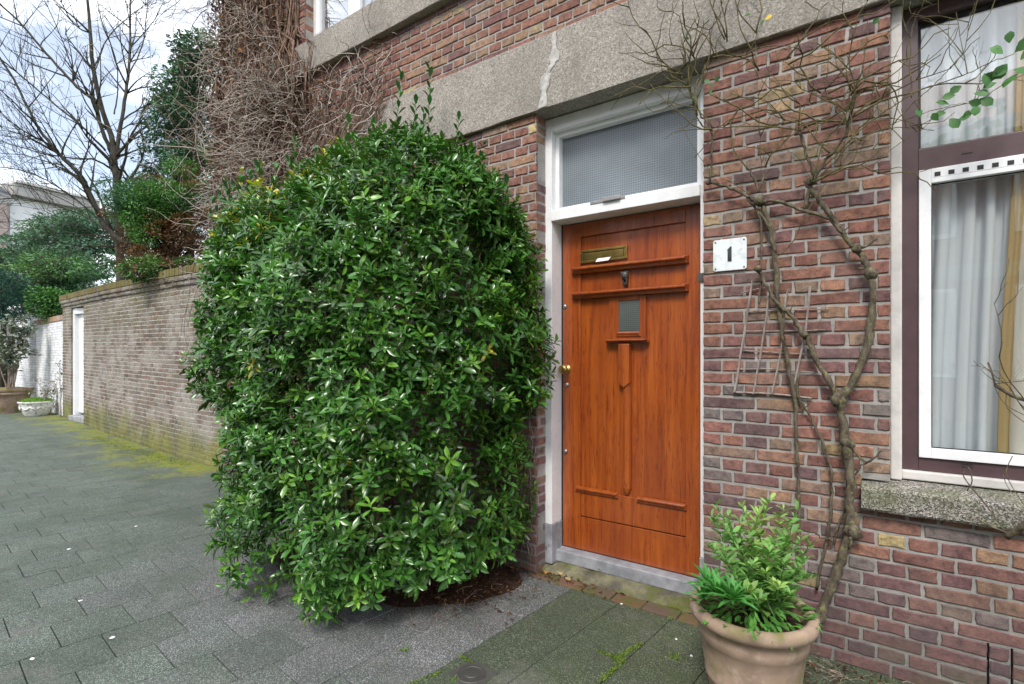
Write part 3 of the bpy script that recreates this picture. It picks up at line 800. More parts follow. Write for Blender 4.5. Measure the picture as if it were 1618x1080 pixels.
# living room window
WY = .10
def m3(a, b_): return W(a, b_, WY)
def window_ground():
    x0, x1 = .062, 2.25; z0, z1 = .893, 2.925
    b = MB()
    def frame_box(mb, x0, x1, z0, z1, w, y0, y1):
        mb.box(x0, x0+w, y0, y1, z0, z1); mb.box(x1-w, x1, y0, y1, z0, z1); mb.box(x0+w, x1-w, y0, y1, z0, z0+w); mb.box(x0+w, x1-w, y0, y1, z1-w, z1)
    fw = .058
    frame_box(b, x0, x1, z0, z1, fw, WY, WY+.09)
    b.box(x0+fw, x1-fw, WY, WY+.09, 2.205, 2.300)
    b.box(1.12, 1.18, WY, WY+.09, z0+fw, 2.205); b.box(1.12, 1.18, WY+.001, WY+.089, 2.300, z1-fw)
    win = hb(b, 'window', M['maroon'], bevel=.003)
    def sub(mb, name, m, **kw): return _build(mb, name, m, win, **kw)
    # white outer mortar fillet
    b = MB(); b.box(WX0-.0, x0, WY-.055, WY+.05, SZ1+.001, BZ0-.001); sub(b, 'reveal_strip', M['plaster'], bevel=.006)
    b = MB(); b.box(x0, x1, WY-.03, WY+.05, SZ1+.004, z0-.001); sub(b, 'bottom_strip', M['plaster'], bevel=.005)
    for (a, c) in ((x0+fw, 1.12), (1.18, x1-fw)):
        b = MB(); sw = .042; frame_box(b, a+.002, c-.002, z0+fw+.002, 2.203, sw, WY-.012, WY+.05)
        # top rail of the sash with ventilation slots sits taller
        b.box(a+.002+sw, c-.002-sw, WY-.0122, WY+.0498, 2.203-.062, 2.203-sw-.0005)
        sub(b, 'sash', M['white'], bevel=.002)
        xx = a+.055
        while xx < c-.06:
            b = MB(); b.box(xx, xx+.020, WY-.0135, WY-.0124, 2.203-.036, 2.203-.018); xx += .046
            sub(b, 'vent_slot', M['black'])
        b = MB(); b.box(a+sw, c-sw, WY+.018, WY+.024, z0+fw+sw, 2.203-.062); sub(b, 'pane', M['glass'])
        b = MB(); frame_box(b, a+sw+.0025, c-sw-.0025, z0+fw+sw+.0025, 2.203-.0625, .004, WY+.012, WY+.0175); sub(b, 'gasket', M['black'])
    for (a, c) in ((x0+fw, 1.12), (1.18, x1-fw)):
        b = MB(); b.box(a, c, WY+.045, WY+.051, 2.300, z1-fw); sub(b, 'pane', M['glass'])
        b = MB(); frame_box(b, a+.0005, c-.0005, 2.3005, z1-fw-.0005, .010, WY+.03, WY+.044); sub(b, 'gasket', M['black'])
    b = MB(); xs = W(1528, 742, WY)[0]
    for zz_ in (.925, .936, 2.245):
        b = MB(); b.box(xs-.018, xs+.018, WY-.0015, WY-.0002, zz_, zz_+.004); sub(b, 'drain_slot', M['black'])
window_ground()
b = MB(); n = 40; v = []; prof = [(.06, SZ0), (-.055, SZ0), (-.062, SZ0+.01), (-.060, SZ1-.035), (-.05, SZ1-.024), (.02, SZ1-.008), (.1, SZ1)]
for i in range(n+1):
    x = -.083+(2.383+.083)*i/n
    for k, (yy, zz) in enumerate(prof):
        w = mnoise.noise(Vector((x*7, k*2, 4)))*.003 if 0 < k < 6 else 0
        v.append((x, yy+w, zz+w))
m_ = len(prof); b.add(v, [(i*m_+k, (i+1)*m_+k, (i+1)*m_+k+1, i*m_+k+1) for i in range(n) for k in range(m_-1)]+[tuple(range(m_-1, -1, -1)), tuple(n*m_+k for k in range(m_))])
hb(b, 'window_sill', M['sill'])
# weep slits at the foot of the wall
b = MB()
for s in slits: b.box(s[0]-.004, s[1]+.004, .012, .03, s[2], s[3])
hb(b, 'air_slot', M['black'])  # black boxes stand in for the shade inside the open slits

# upper windows
def upper_window(x0, x1):
    z0, z1 = UZ1+.012, 5.8; y = .09; b = MB(); fw = .05
    def fb_(mb, x0, x1, z0, z1, w, y0, y1):
        mb.box(x0, x0+w, y0, y1, z0, z1); mb.box(x1-w, x1, y0, y1, z0, z1); mb.box(x0+w, x1-w, y0, y1, z0, z0+w); mb.box(x0+w, x1-w, y0, y1, z1-w, z1)
    fb_(b, x0, x1, z0, z1, fw, y, y+.1)
    win = hb(b, 'window', M['plaster'], bevel=.003)
    xm = x0+(x1-x0)*.52
    for (a, c) in ((x0+fw, xm-.02), (xm+.02, x1-fw)):
        b = MB(); fb_(b, a, c, z0+fw, z1-fw, .055, y-.01, y+.05); _build(b, 'sash', M['white'], win, bevel=.003)
        b = MB(); b.box(a+.055, c-.055, y+.02, y+.026, z0+fw+.055, z1-fw-.055); _build(b, 'pane', M['glass_up'], win)
    b = MB(); b.box(xm-.02, xm+.02, y, y+.08, z0+fw, z1-fw); _build(b, 'mullion', M['white'], win)
for a, c in ((-4.33, -3.17), (-2.93, -1.77), (-.3, 1.6)): upper_window(a, c)

# ---- house number plate
px0, _, pz1 = W(1127, 379, -.01); px1, _, pz0 = W(1180, 427, -.01)
pz1 = W(1153, 377, -.01)[2]; pz0 = W(1153, 427, -.01)[2]
plate = empty('house_number_plate', ((px0+px1)/2, -.006, (pz0+pz1)/2)); tag(plate, 'white enamel number plate with a worn black 1 on the brick beside the door', 'sign')
hw, hh = (px1-px0)/2, (pz1-pz0)/2; b = MB()
poly = []
for cx, cz, a0_ in ((-hw+.012, -hh+.012, 180), (hw-.012, -hh+.012, 270), (hw-.012, hh-.012, 0), (-hw+.012, hh-.012, 90)):
    for k in range(5): a = R(a0_+k*22.5); poly.append((cx+.012*math.cos(a), cz+.012*math.sin(a)))
b.prism(poly, -.008, .002)
def m_enamel():
    t = NT('enamel'); c = t.mix(t.mapr(t.noise(26, 5, .65), .50, .66, 0, .5), (.72, .76, .78), (.38, .44, .46)); c = t.mix(t.mapr(t.noise(17, 4, .6, t.pos((1, 1, 1), (3, 0, 0))), .68, .74), c, (.16, .10, .06)); return t.fin(c, .3)
b.build('plate', m_enamel(), plate, bevel=.002)
b = MB(); b.prism([(-.009, -.034), (.010, -.034), (.010, .040), (.004, .040), (-.012, .024), (-.009, .022)], -.0105, -.0083)
b.build('numeral', m_flat('worn_black_enamel', (.04, .055, .06), .4, var=.6), plate)
for sx in (-1, 1):
    for sz in (-1, 1):
        b = MB(); b.lathe([(.0045, 0), (.004, .002), (0, .003)], 0, 0, 0, 8)
        b.v = [(sx*(hw-.012)+x, -.0085-z, sz*(hh-.012)+y) for x, y, z in b.v]; b.build('screw', M['iron'], plate)

# ---- curtains
def curtain(x0, x1, z0, z1, y, amp, folds, seed, name, mat, lean=0.0):
    b = MB(); nx = folds*10; nz_ = 22; v = []
    for j in range(nz_+1):
        t = j/nz_
        for i in range(nx+1):
            s = i/nx; ph = s*folds*2*math.pi+1.1*math.sin(s*9+seed)+.5*math.sin(t*3+s*4+seed)
            k = .75+.35*math.sin(s*23+seed*3)
            x = x0+(x1-x0)*s+lean*(t-.45)*(1-abs(t-.4))*(1)+.006*math.sin(ph*2)
            v.append((x, y+amp*k*math.cos(ph)*(1-.25*t), z0+(z1-z0)*t))
    f = [(j*(nx+1)+i, j*(nx+1)+i+1, (j+1)*(nx+1)+i+1, (j+1)*(nx+1)+i) for j in range(nz_) for i in range(nx)]
    b.add(v, f); o = b.build(name, mat, smooth=True); return o
def m_cloth(name, col, tr=.35):
    t = NT(name); t.fin(col, .9, t.bump(t.noise(400, 2), .3, .0006), spec=.1)
    trn = t.n('ShaderNodeBsdfTranslucent'); trn.inputs[0].default_value = (*col, 1); ms = t.n('ShaderNodeMixShader'); ms.inputs[0].default_value = tr
    t.L(t.b.outputs[0], ms.inputs[1]); t.L(trn.outputs[0], ms.inputs[2]); t.L(ms.outputs[0], t.out.inputs[0]); return t.m
tag(curtain(.10, .60, .9, 2.9, .205, .030, 7, 1.0, 'white_curtain', m_cloth('white_sheer', (.88, .93, .98), .3), .07), 'white sheer curtain hanging in folds at the left of the ground floor window', 'curtain', 'curtains behind the ground floor window')
tag(curtain(.45, .86, .9, 2.9, .170, .022, 4, 2.0, 'cream_curtain', m_cloth('cream_lining', (.80, .76, .68), .25), .12), 'cream curtain with golden edge hanging in front of the white sheer', 'curtain', 'curtains behind the ground floor window')
o = curtain(.415, .458, .9, 2.9, .168, .010, 1, .4, 'gold_edge', m_cloth('gold_cloth', (.58, .44, .22)), .12); o.parent = bpy.data.objects['cream_curtain']
o = curtain(.87, 2.2, .9, 2.9, .21, .035, 12, 3.0, 'white_curtain', bpy.data.materials['white_sheer'], 0); tag(o, 'white sheer curtain at the right half of the ground floor window', 'curtain', 'curtains behind the ground floor window')

# ------------------------------------------------------------------ garden wall
GP = [(-5.86, .37), (-6.9, .345), (-7.93, .37), (-9.44, .47), (-11.2, .58), (-12.99, .74), (-15.12, .93)]
GL = [0]
for a, c in zip(GP, GP[1:]): GL.append(GL[-1]+math.hypot(c[0]-a[0], c[1]-a[1]))
def gpos(s):
    for k in range(len(GP)-1):
        if s <= GL[k+1] or k == len(GP)-2:
            t = (s-GL[k])/(GL[k+1]-GL[k]); a, c = GP[k], GP[k+1]
            return (a[0]+(c[0]-a[0])*t, a[1]+(c[1]-a[1])*t)
def gnor(s):
    for k in range(len(GP)-1):
        if s <= GL[k+1] or k == len(GP)-2:
            a, c = GP[k], GP[k+1]; d = Vector((c[0]-a[0], c[1]-a[1])).normalized(); return (d.y, -d.x) if False else (-abs(d.y) if False else d.y*-1*-1 if False else (d.y), -abs(d.x))
def gn(s):
    x, y = gnor(s); n = math.hypot(x, y); return (-abs(x)*0+x*0-0.0+(-.05), -1.0)
GS = GL[-1]
# u runs from the far end (0) to the house (GS) so that it increases to the right
P_g = lambda u: gpos(GS-u); N_g = gn
gwall = empty('garden_wall', (P_g(4)[0], P_g(4)[1], 0)); tag(gwall, 'long mossy brown brick garden wall running away to the left of the bush', 'wall')
def gw(mb, name, mats, shear=True, **kw):
    if shear:
        mb.v = [(x, y, z*(1+.008*max(0, -6.5-x))) for x, y, z in mb.v]
    o = _build(mb, name, mats, gwall, **kw); o.location = -Vector(gwall.location); return o
def u_of_x(x):
    lo, hi = 0, GS
    for _ in range(40):
        m = (lo+hi)/2
        if P_g(m)[0] < x: lo = m
        else: hi = m
    return lo
ud0, ud1 = u_of_x(-14.25), u_of_x(-13.05)
b = MB(); brickwork(b, P_g, N_g, 0, GS, 0, 2.3125, ((ud0, ud1, 0, 2.26),), seed=77, pal=OLD, rough=.0035, bl=.198, j=.0145, proud=.004)
# left end face and reveals of the gate
xl, yl_ = P_g(0)
brickwork(b, lambda u: (xl, yl_+u), lambda u: (-1, 0), .0, .3, 0, 2.3125, (), seed=78, pal=OLD)
for uu, sg in ((ud0, 1), (ud1, -1)):
    x_, y_ = P_g(uu); brickwork(b, (lambda u, x_=x_, y_=y_: (x_, y_+u)), (lambda u, sg=sg: (sg, 0)), .008, .22, 0, 2.26, (), seed=79, pal=OLD, headers=False, bl=.098)
gw(b, 'wall_face', [M['old_brick'], M['old_mortar']], tint=True)
# corbelled course and brick on edge coping
b = MB(); Pc = lambda u: (P_g(u)[0], P_g(u)[1]-.028)
brickwork(b, Pc, N_g, 0, GS, 2.3125, 2.3750, (), seed=80, pal=OLD, proud=.006, rough=.003)
Pc2 = lambda u: (P_g(u)[0], P_g(u)[1]-.055)
brickwork(b, Pc2, N_g, 0, GS, 2.375, 2.4375, (), seed=81, pal=OLD, proud=.006, rough=.003)
for k in range(30):
    u = GS*k/30; u2 = GS*(k+1)/30; a_, c_ = P_g(u), P_g(u2)
    for (z, ya, yb) in ((2.3135, -.028, .0), (2.3760, -.055, -.02)): b.add([(a_[0], a_[1]+ya, z), (c_[0], c_[1]+ya, z), (c_[0], c_[1]+yb, z), (a_[0], a_[1]+yb, z)], [(3, 2, 1, 0)], 1)
gw(b, 'corbel_course', [M['old_brick'], M['old_mortar']], tint=True)
def m_cope():
    t = NT('mossy_coping'); c = t.attr(); n = t.noise(7, 6, .65)
    c = t.mix(t.mapr(n, .36, .58, 0, .85), c, (.155, .145, .035)); c = t.mix(t.mapr(t.noise(30, 4), .55, .7, 0, .4), c, (.30, .27, .17))
    return t.fin(c, .95, t.bump(t.noise(60, 5, .7), .9, .006), spec=.1)
M['cope'] = m_cope()
b = MB(); rr = random.Random(5); u = 0
while u < GS:
    a_, c_ = P_g(u), P_g(u+.054); h = rr.uniform(-.004, .004); y0 = a_[1]-.072+rr.uniform(-.004, .004)
    b.box(a_[0], c_[0], y0, y0+.30, 2.4385, 2.54+h, 0, pick(OLD, rr)); u += .064
gw(b, 'coping', M['cope'], tint=True, bevel=.004)
b = MB(); b.box(P_g(0)[0], P_g(GS)[0], .0, .0, 0, 0) if False else None
for k in range(24):
    u = GS*k/24; u2 = GS*(k+1)/24; a_, c_ = P_g(u), P_g(u2)
    b.add([(a_[0], a_[1]-.05, 2.53), (c_[0], c_[1]-.05, 2.53), (c_[0], c_[1]+.2, 2.53), (a_[0], a_[1]+.2, 2.53)], [(0, 1, 2, 3)])
    b.add([(a_[0], a_[1]+.22, 0), (c_[0], c_[1]+.22, 0), (c_[0], c_[1]+.22, 2.5), (a_[0], a_[1]+.22, 2.5)], [(3, 2, 1, 0)])
gw(b, 'coping_mortar', M['old_mortar'])
# gate in the wall
xa, ya = P_g(ud0); xb, yb = P_g(ud1)
b = MB(); b.box(xa+.002, xa+.11, ya+.03, ya+.20, .10, 2.25); b.box(xb-.09, xb-.002, yb+.03, yb+.22, .10, 2.25); b.box(xa+.11, xb-.09, ya+.025, ya+.19, 2.14, 2.255)
gf = gw(b, 'gate_frame', M['white'], bevel=.005)
b = MB(); n = 7
for k in range(n):
    a_ = xa+.11+(xb-xa-.20)*k/n; b.box(a_+.002, a_+(xb-xa-.20)/n-.002, ya+.10, ya+.14, .16, 2.139)
b.box(xa+.11, xb-.09, ya+.115, ya+.15, .15, 2.139); gate = gw(b, 'gate', M['white'])
b = MB(); b.box(xa, xb, ya-.05, ya+.24, 0, .10); gw(b, 'gate_step', M['bluestone'], bevel=.01)

# whitewashed wall with brick coping beyond, then a taller pier and wall
ww = empty('white_wall', (-16.5, 1.05, 0)); tag(ww, 'low whitewashed brick wall with orange brick coping at the end of the garden wall', 'wall')
def wb_(mb, name, mats, par, **kw):
    o = _build(mb, name, mats, par, **kw); o.location = -Vector(par.location); return o
WBR = [((.74, .75, .77), 1)]
Pw = lambda u: (-18.6+u*.997, 1.22-u*.075); 
b = MB(); brickwork(b, Pw, lambda u: (-.075, -.997), 0, 3.47, 0, 2.1875, (), seed=90, pal=WBR, proud=.004, rough=.004, hl=.098)
wb_(b, 'wall_face', [M['white_brick'], M['white_mortar']], ww, tint=True)
b = MB(); rr = random.Random(6); u = 0
while u < 3.47:
    a_ = Pw(u); b.box(a_[0], a_[0]+.054, a_[1]-.03, a_[1]+.25, 2.1885, 2.31+rr.uniform(-.003, .003), 0, pick([((.45, .23, .15), 1), ((.40, .27, .19), 1), ((.50, .30, .2), 1)], rr)); u += .063
wb_(b, 'coping', M['old_brick'], ww, tint=True, bevel=.004)
hw_ = empty('white_gate_pier', (-19.4, 1.25, 0)); tag(hw_, 'taller whitewashed brick pier with a stepped cap behind the potted shrub', 'pier')
b = MB(); brickwork(b, lambda u: (-23.6+u, 2.2), lambda u: (0, -1), 0, 2.2, 0, 3.3125, (), seed=92, pal=WBR, proud=.004, rough=.004, hl=.098)
brickwork(b, lambda u: (-20.1+u, 1.10), lambda u: (0, -1), 0, 1.5, 0, 2.5625, (), seed=94, pal=WBR, proud=.004); brickwork(b, lambda u: (-18.6, 1.10+u), lambda u: (1, 0), 0, .5, 0, 2.5625, (), seed=95, pal=WBR, proud=.004)
b.box(-20.1, -18.62, 1.13, 1.7, 0, 2.55, 1)
wb_(b, 'pier_wall', [M['white_brick'], M['white_mortar']], hw_, tint=True)
b = MB(); b.box(-20.18, -18.52, 1.02, 1.75, 2.564, 2.66); b.box(-20.24, -18.46, .96, 1.8, 2.6601, 2.76)
wb_(b, 'cap', M['render'], hw_, bevel=.015)

# ------------------------------------------------------------------ foliage helpers
def rot_to(axis_dirs, ang, spread, n):
    pass
def shell_points(n, f, rng): return f(n, rng)

def ball_dirs(n, rng):
    v = rng.normal(size=(n, 3)); return unit(v)

# ------------------------------------------------------------------ the big evergreen bush
ZT_ = [0.02, .12, .4, 1.0, 1.6, 2.0, 2.3, 2.5, 2.68, 2.8]
AX = [.94, 1.00, .97, 1.01, 1.09, 1.13, 1.11, .97, .64, .14]
BY = [.76, .84, .82, .86, .86, .80, .68, .52, .32, .08]
CX = [-2.72, -2.72, -2.73, -2.77, -2.83, -2.88, -2.94, -2.95, -2.90, -2.86]
def bush_pts(n, rng, scale=1.0):
    zs = rng.uniform(0, 1, n*3); zs = ZT_[0]+(ZT_[-1]-ZT_[0])*zs
    a = np.interp(zs, ZT_, AX); keep = rng.uniform(0, 1, n*3) < a/1.3
    zs = zs[keep][:n]; m = len(zs)
    a = np.interp(zs, ZT_, AX); b_ = np.interp(zs, ZT_, BY); cx = np.interp(zs, ZT_, CX)
    th = rng.uniform(0, 2*np.pi, m)
    ct, st_ = np.cos(th), np.sin(th); e = 2/2.5
    x = a*np.sign(ct)*np.abs(ct)**e; y = b_*np.sign(st_)*np.abs(st_)**e
    nrm = np.stack([np.cos(th)/a, np.sin(th)/b_, np.zeros(m)], 1); nrm = unit(nrm)
    dz = (np.interp(zs+.05, ZT_, AX)-np.interp(zs-.05, ZT_, AX))/.1
    nrm[:, 2] = -dz*.8; nrm = unit(nrm)
    # lumpy outline
    lump = np.array([mnoise.noise(Vector((px*1.7, py*1.7, pz*1.7)))*.10+mnoise.noise(Vector((px*4.5, py*4.5+7, pz*4.5)))*.09 for px, py, pz in zip(x, y, zs)])
    P = np.stack([cx+x, -.45+y, zs], 1)+nrm*lump[:, None]
    return P, nrm, m
bush = empty('evergreen_bush', (-2.95, -.45, 0)); tag(bush, 'big rounded glossy evergreen bush spilling over the pavement left of the front door', 'bush')
def place(o, par): o.parent = par; o.location = -Vector(par.location); return o
def make_bush():
    rng = np.random.default_rng(21)
    Ps, Ns, Sh = [], [], []
    for n, depth in ((7600, 0.0), (4600, .10), (2200, .22)):
        P, N_, m = bush_pts(n, rng)
        P = P-N_*(depth+rng.uniform(-.05, .06, m))[:, None]
        Ps.append(P); Ns.append(N_); Sh.append(np.full(m, depth))
    P = np.concatenate(Ps); N_ = np.concatenate(Ns); dep = np.concatenate(Sh)
    zmin = .24-.23*np.exp(-((P[:, 0]+2.62)/.48)**2)+np.array([mnoise.noise(Vector((p[0]*5, p[1]*5, 1))) for p in P])*.09
    keep = (P[:, 1] < .0) & (P[:, 2] > np.maximum(.03, zmin))
    # shadowed gap under the overhanging middle branches
    gz = .62+.10*np.sin(P[:, 0]*5); gap = (np.abs(P[:, 2]-gz) < .10+.05*np.sin(P[:, 0]*11)) & (P[:, 0] > -2.75) & (P[:, 0] < -1.9) & (dep < .2)
    keep &= ~(gap & (np.random.default_rng(2).uniform(size=len(P)) < .8))
    hole = np.array([mnoise.noise(Vector((p[0]*2.6+3, p[1]*2.6, p[2]*2.6))) for p in P]) > .34
    keep &= ~(hole & (dep < .08))
    # the dark gap low beside the door and at the foot
    keep &= ~((P[:, 0] > -2.15) & (P[:, 2] > .42) & (P[:, 2] < .78) & (dep < .2) & (np.random.default_rng(1).uniform(size=len(P)) < .65))
    P, N_ = P[keep], N_[keep]
    n = len(P)
    ax = unit(N_*.62+np.array([0, 0, .62])+rng.normal(size=(n, 3))*.34)
    low = P[:, 2] < .35
    ax[low] = unit(N_[low]*1.0+np.array([0, -.2, -.05])+rng.normal(size=(low.sum(), 3))*.3)
    # shoot colour
    g = rng.uniform(.62, 1.38, n)[:, None]
    base = np.array([.046, .145, .022])*g
    young = rng.uniform(size=n) < .16; base[young] = np.array([.095, .22, .028])*g[young]
    olive = rng.uniform(size=n) < .1; base[olive] = np.array([.04, .08, .014])*g[olive]
    yel = (rng.uniform(size=n) < np.clip((P[:, 2]-2.05)*.55, 0, .3)*(P[:, 0] < -2.9)) | (rng.uniform(size=n) < .0015)
    base[yel] = np.array([.36, .36, .04])*g[yel]
    LP, LD, LU, LS, LC, LWd = [], [], [], [], [], []
    tmp = np.cross(ax, np.array([.3, .5, .8])); e1 = unit(tmp); e2 = np.cross(ax, e1)
    # extra long shoots rising above the top
    for k in range(8):
        ph = k*2.399+rng.uniform(-.25, .25, n); el = np.array([.30, .55, .80, 1.0, 1.15, 1.3, 1.42, 1.5])[k]+rng.uniform(-.15, .15, n)
        sz = (.040+.040*rng.uniform(size=n)**1.3)*(.65+.45*min(1, k/4))
        d = ax*np.cos(el)[:, None]+(e1*np.cos(ph)[:, None]+e2*np.sin(ph)[:, None])*np.sin(el)[:, None]
        d[:, 2] -= .05
        off = -ax*(.006*k)
        use = rng.uniform(size=n) < (.97 if k < 6 else .8)
        LP.append((P+off)[use]); LD.append(d[use]); LU.append((ax+d*.0)[use]); LS.append(sz[use]); LWd.append(rng.uniform(.68, 1.0, use.sum()))
        cc = base*rng.uniform(.85, 1.15, (n, 1))
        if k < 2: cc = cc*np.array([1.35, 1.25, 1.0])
        LC.append(cc[use])
    # tall shoots
    rr = random.Random(12); sh = MB()
    extra = []
    for k in range(34):
        px = rr.uniform(330, 800); top = np.interp(px, (320, 400, 480, 540, 600, 680, 740, 800), (345, 292, 276, 256, 236, 232, 282, 330)); extra.append((px, top, top-rr.uniform(8, 34), np.interp(px, (320, 800), (4.15, 3.25))))
    for (px, py0, py1, t) in tuple(extra)+((684, 235, 112, 3.55), (628, 235, 118, 3.6), (545, 262, 185, 3.7), (720, 262, 190, 3.4), (470, 285, 215, 3.9), (655, 235, 160, 3.5), (757, 290, 250, 3.3), (590, 245, 195, 3.6), (605, 240, 205, 3.7), (668, 235, 180, 3.6), (740, 270, 240, 3.3), (500, 280, 238, 3.8), (385, 310, 270, 4.1), (412, 300, 262, 4.0)):
        p0 = Vector(DD(px-6, py0+30, t)); p1 = Vector(DD(px+rr.uniform(-6, 8), py1, t)); mid = (p0+p1)/2+Vector((rr.uniform(-.02, .02), 0, 0))
        sh.tube([p0, mid, p1], [.0035, .003, .0015], 5)
        L_ = (p1-p0).length; nn = max(6, int(L_/.022)); yl = px in (385, 412)
        for i in range(nn):
            t_ = i/(nn-1)
            if t_ < .25: continue
            p = p0.lerp(p1, t_); a = i*2.4; el = .9-.5*t_
            d = Vector((math.cos(a)*math.sin(el), math.sin(a)*math.sin(el), math.cos(el)))
            LP.append(np.array([p[:]])); LD.append(np.array([d[:]])); LU.append(np.array([[0, 0, 1.]])); LS.append(np.array([rr.uniform(.050, .078)])); LWd.append(np.array([1.1]))
            LC.append(np.array([[.36, .36, .05]]) if yl else np.array([[.04, .14, .035]])*rr.uniform(.8, 1.4))
    cat = np.concatenate
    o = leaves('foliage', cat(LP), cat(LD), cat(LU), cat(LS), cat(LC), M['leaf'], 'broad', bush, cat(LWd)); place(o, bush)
    for k in range(34):      # dry runners against the bricks beside the door frame
        x0_ = -1.83-rr.random()*.22; pts = [Vector((x0_, -.02, rr.uniform(.05, .5)))]
        for i in range(9): pts.append(pts[-1]+Vector((rr.gauss(0, .022), rr.gauss(0, .008), rr.uniform(.03, .10)))); pts[-1].y = min(-.012, pts[-1].y); pts[-1].x = min(pts[-1].x, -1.80)
        sh.tube(pts, rr.uniform(.0012, .0028), 4)
    # woody stems inside
    rr = random.Random(4)
    for k in range(46):
        a = rr.uniform(0, 6.28); p = Vector((-2.95+rr.uniform(-.5, .5), -.40+rr.uniform(-.15, .2), .0)); q = Vector((-3.0+math.cos(a)*1.15*rr.uniform(.4, 1), -.42+math.sin(a)*.72*rr.uniform(.4, 1), rr.uniform(.3, 2.3)))
        q.y = min(q.y, -.03)
        pts = [p.lerp(q, t)+Vector((rr.uniform(-.04, .04), rr.uniform(-.03, .03), .25*math.sin(math.pi*t)*(q.z > 1))) for t in (0, .25, .5, .75, 1)]; pts[0] = p
        sh.tube(pts, [.016, .012, .009, .006, .003], 6)
    place(_build(sh, 'stems', M['twig'], None, smooth=True), bush)
make_bush()

# ------------------------------------------------------------------ soil bed and litter
def soil_bed():
    b = MB(); nr, na = 7, 60; v = [(-2.7, -.3, .05)]
    for r in range(1, nr+1):
        for a in range(na):
            an = 2*math.pi*a/na; q = r/nr
            w = 1+.12*mnoise.noise(Vector((math.cos(an)*2, math.sin(an)*2, 0)))
            x = -2.85+1.10*q*w*math.cos(an); y = -.30+.62*q*w*math.sin(an)
            z = .045*(1-q**2)+mnoise.noise(Vector((x*8, y*8, 0)))*.012*(1-q)+.003
            v.append((x, min(y, .02), z if r < nr else -.006))
    f = [(0, 1+a, 1+(a+1) % na) for a in range(na)]
    for r in range(1, nr):
        for a in range(na):
            a2 = (a+1) % na; f.append((1+(r-1)*na+a, 1+r*na+a, 1+r*na+a2, 1+(r-1)*na+a2))
    b.add(v, f); o = b.build('soil_bed', M['soil'], smooth=True); o['kind'] = 'structure'
soil_bed()
def litter():
    rng = np.random.default_rng(9); P = []; 
    def spot(n, x, y, sx, sy, z=.01):
        q = np.stack([rng.normal(x, sx, n), rng.normal(y, sy, n), np.full(n, z)+rng.uniform(0, .012, n)], 1); P.append(q[(q[:, 1] < .05)])
    spot(2800, -2.25, -.40, .24, .16, .012); spot(320, -1.9, .0, .10, .06, .012); spot(150, -1.65, .02, .22, .04, .01); spot(600, -2.9, -.5, .5, .25, .02)
    spot(170, -.12, -.14, .16, .07, .006); spot(60, -7.5, .1, .9, .10, .004)
    P = np.concatenate(P); n = len(P); qq = np.clip(((P[:, 0]+2.85)/1.10)**2+((P[:, 1]+.30)/.62)**2, 0, 1); P[:, 2] += .045*(1-qq)
    D = rng.normal(size=(n, 3)); D[:, 2] *= .25; U = rng.normal(size=(n, 3))*.35; U[:, 2] += 1
    S = rng.uniform(.010, .034, n); pal = np.array([[.12, .05, .025], [.07, .032, .02], [.20, .11, .05], [.045, .025, .016], [.30, .20, .10]])
    C = pal[rng.choice(5, n, p=[.3, .3, .15, .2, .05])]*rng.uniform(.7, 1.3, (n, 1))
    o = leaves('leaf_litter', P, D, U, S, C, M['dead_leaf'], 'lance', None, rng.uniform(.7, 2.2, n)); tag(o, 'brown leaf litter and crumbs scattered under the bush and along the wall', 'leaf litter', kind='stuff')
    b = MB(); rr = random.Random(8)
    for k in range(170):
        if k < 130: x, y = rr.gauss(-2.35, .28), rr.gauss(-.45, .18)
        else: x, y = rr.gauss(-.12, .14), rr.gauss(-.15, .06)
        y = min(y, .03); a = rr.uniform(0, 6.28); l = rr.uniform(.03, .10); z = rr.uniform(.008, .02)+.045*max(0, 1-((x+2.85)/1.1)**2-((y+.3)/.62)**2)
        b.tube([(x, y, z), (x+math.cos(a)*l*.5+rr.uniform(-.01, .01), y+math.sin(a)*l*.5, z+.008), (x+math.cos(a)*l, y+math.sin(a)*l, z)], rr.uniform(.0006, .0016), 3)
    o = b.build('twig_litter', M['twig']); tag(o, 'thin dry twigs lying on the soil under the bush', 'twigs', kind='stuff')
litter()
def big_leaf(px, py, sz, col, yaw, label, z=.02, cat='leaf', grp=None):
    x, y, _ = G(px, py); d = np.array([[math.cos(yaw), math.sin(yaw), .12]])
    o = leaves('fallen_leaf', np.array([[x, y, z]]), d, np.array([[.2, -.3, 1.]]), np.array([sz]), np.array([col]), M['dead_leaf'], 'broad', None, np.array([1.5]))
    tag(o, label, cat, grp)
big_leaf(868, 900, .075, (.42, .38, .08), .4, 'yellow fallen leaf with green tip beside the left foot of the door step')
big_leaf(884, 906, .06, (.50, .38, .18), -.9, 'straw coloured fallen leaf touching the stone door step')
big_leaf(862, 912, .06, (.45, .24, .07), 2.0, 'orange brown fallen leaf on the paving near the bush')
big_leaf(893, 917, .05, (.40, .30, .15), -.4, 'small tan fallen leaf on the mossy brick edging')
# small white chips on the pavement
def chips():
    for k, (px, py) in enumerate(((109, 868), (215, 832), (51, 1042), (178, 1008), (392, 911), (127, 950), (1092, 1037), (1069, 1011), (982, 955))):
        b = MB(); rr = random.Random(k+50); x, y, _ = G(px, py); r0 = .010 if k < 6 else .006
        n = 7; v = [(x+math.cos(a*6.283/n)*r0*rr.uniform(.6, 1.5), y+math.sin(a*6.283/n)*r0*rr.uniform(.6, 1.5), .0035) for a in range(n)]
        v += [(x+(p[0]-x)*.7, y+(p[1]-y)*.7, .0065) for p in v]
        b.add(v, [tuple(range(n, 2*n))]+[(a, (a+1) % n, (a+1) % n+n, a+n) for a in range(n)])
        o = b.build('white_chip', M['render']); tag(o, 'tiny white chip lying on the grey pavement', 'chip', 'white chips scattered on the pavement')
chips()
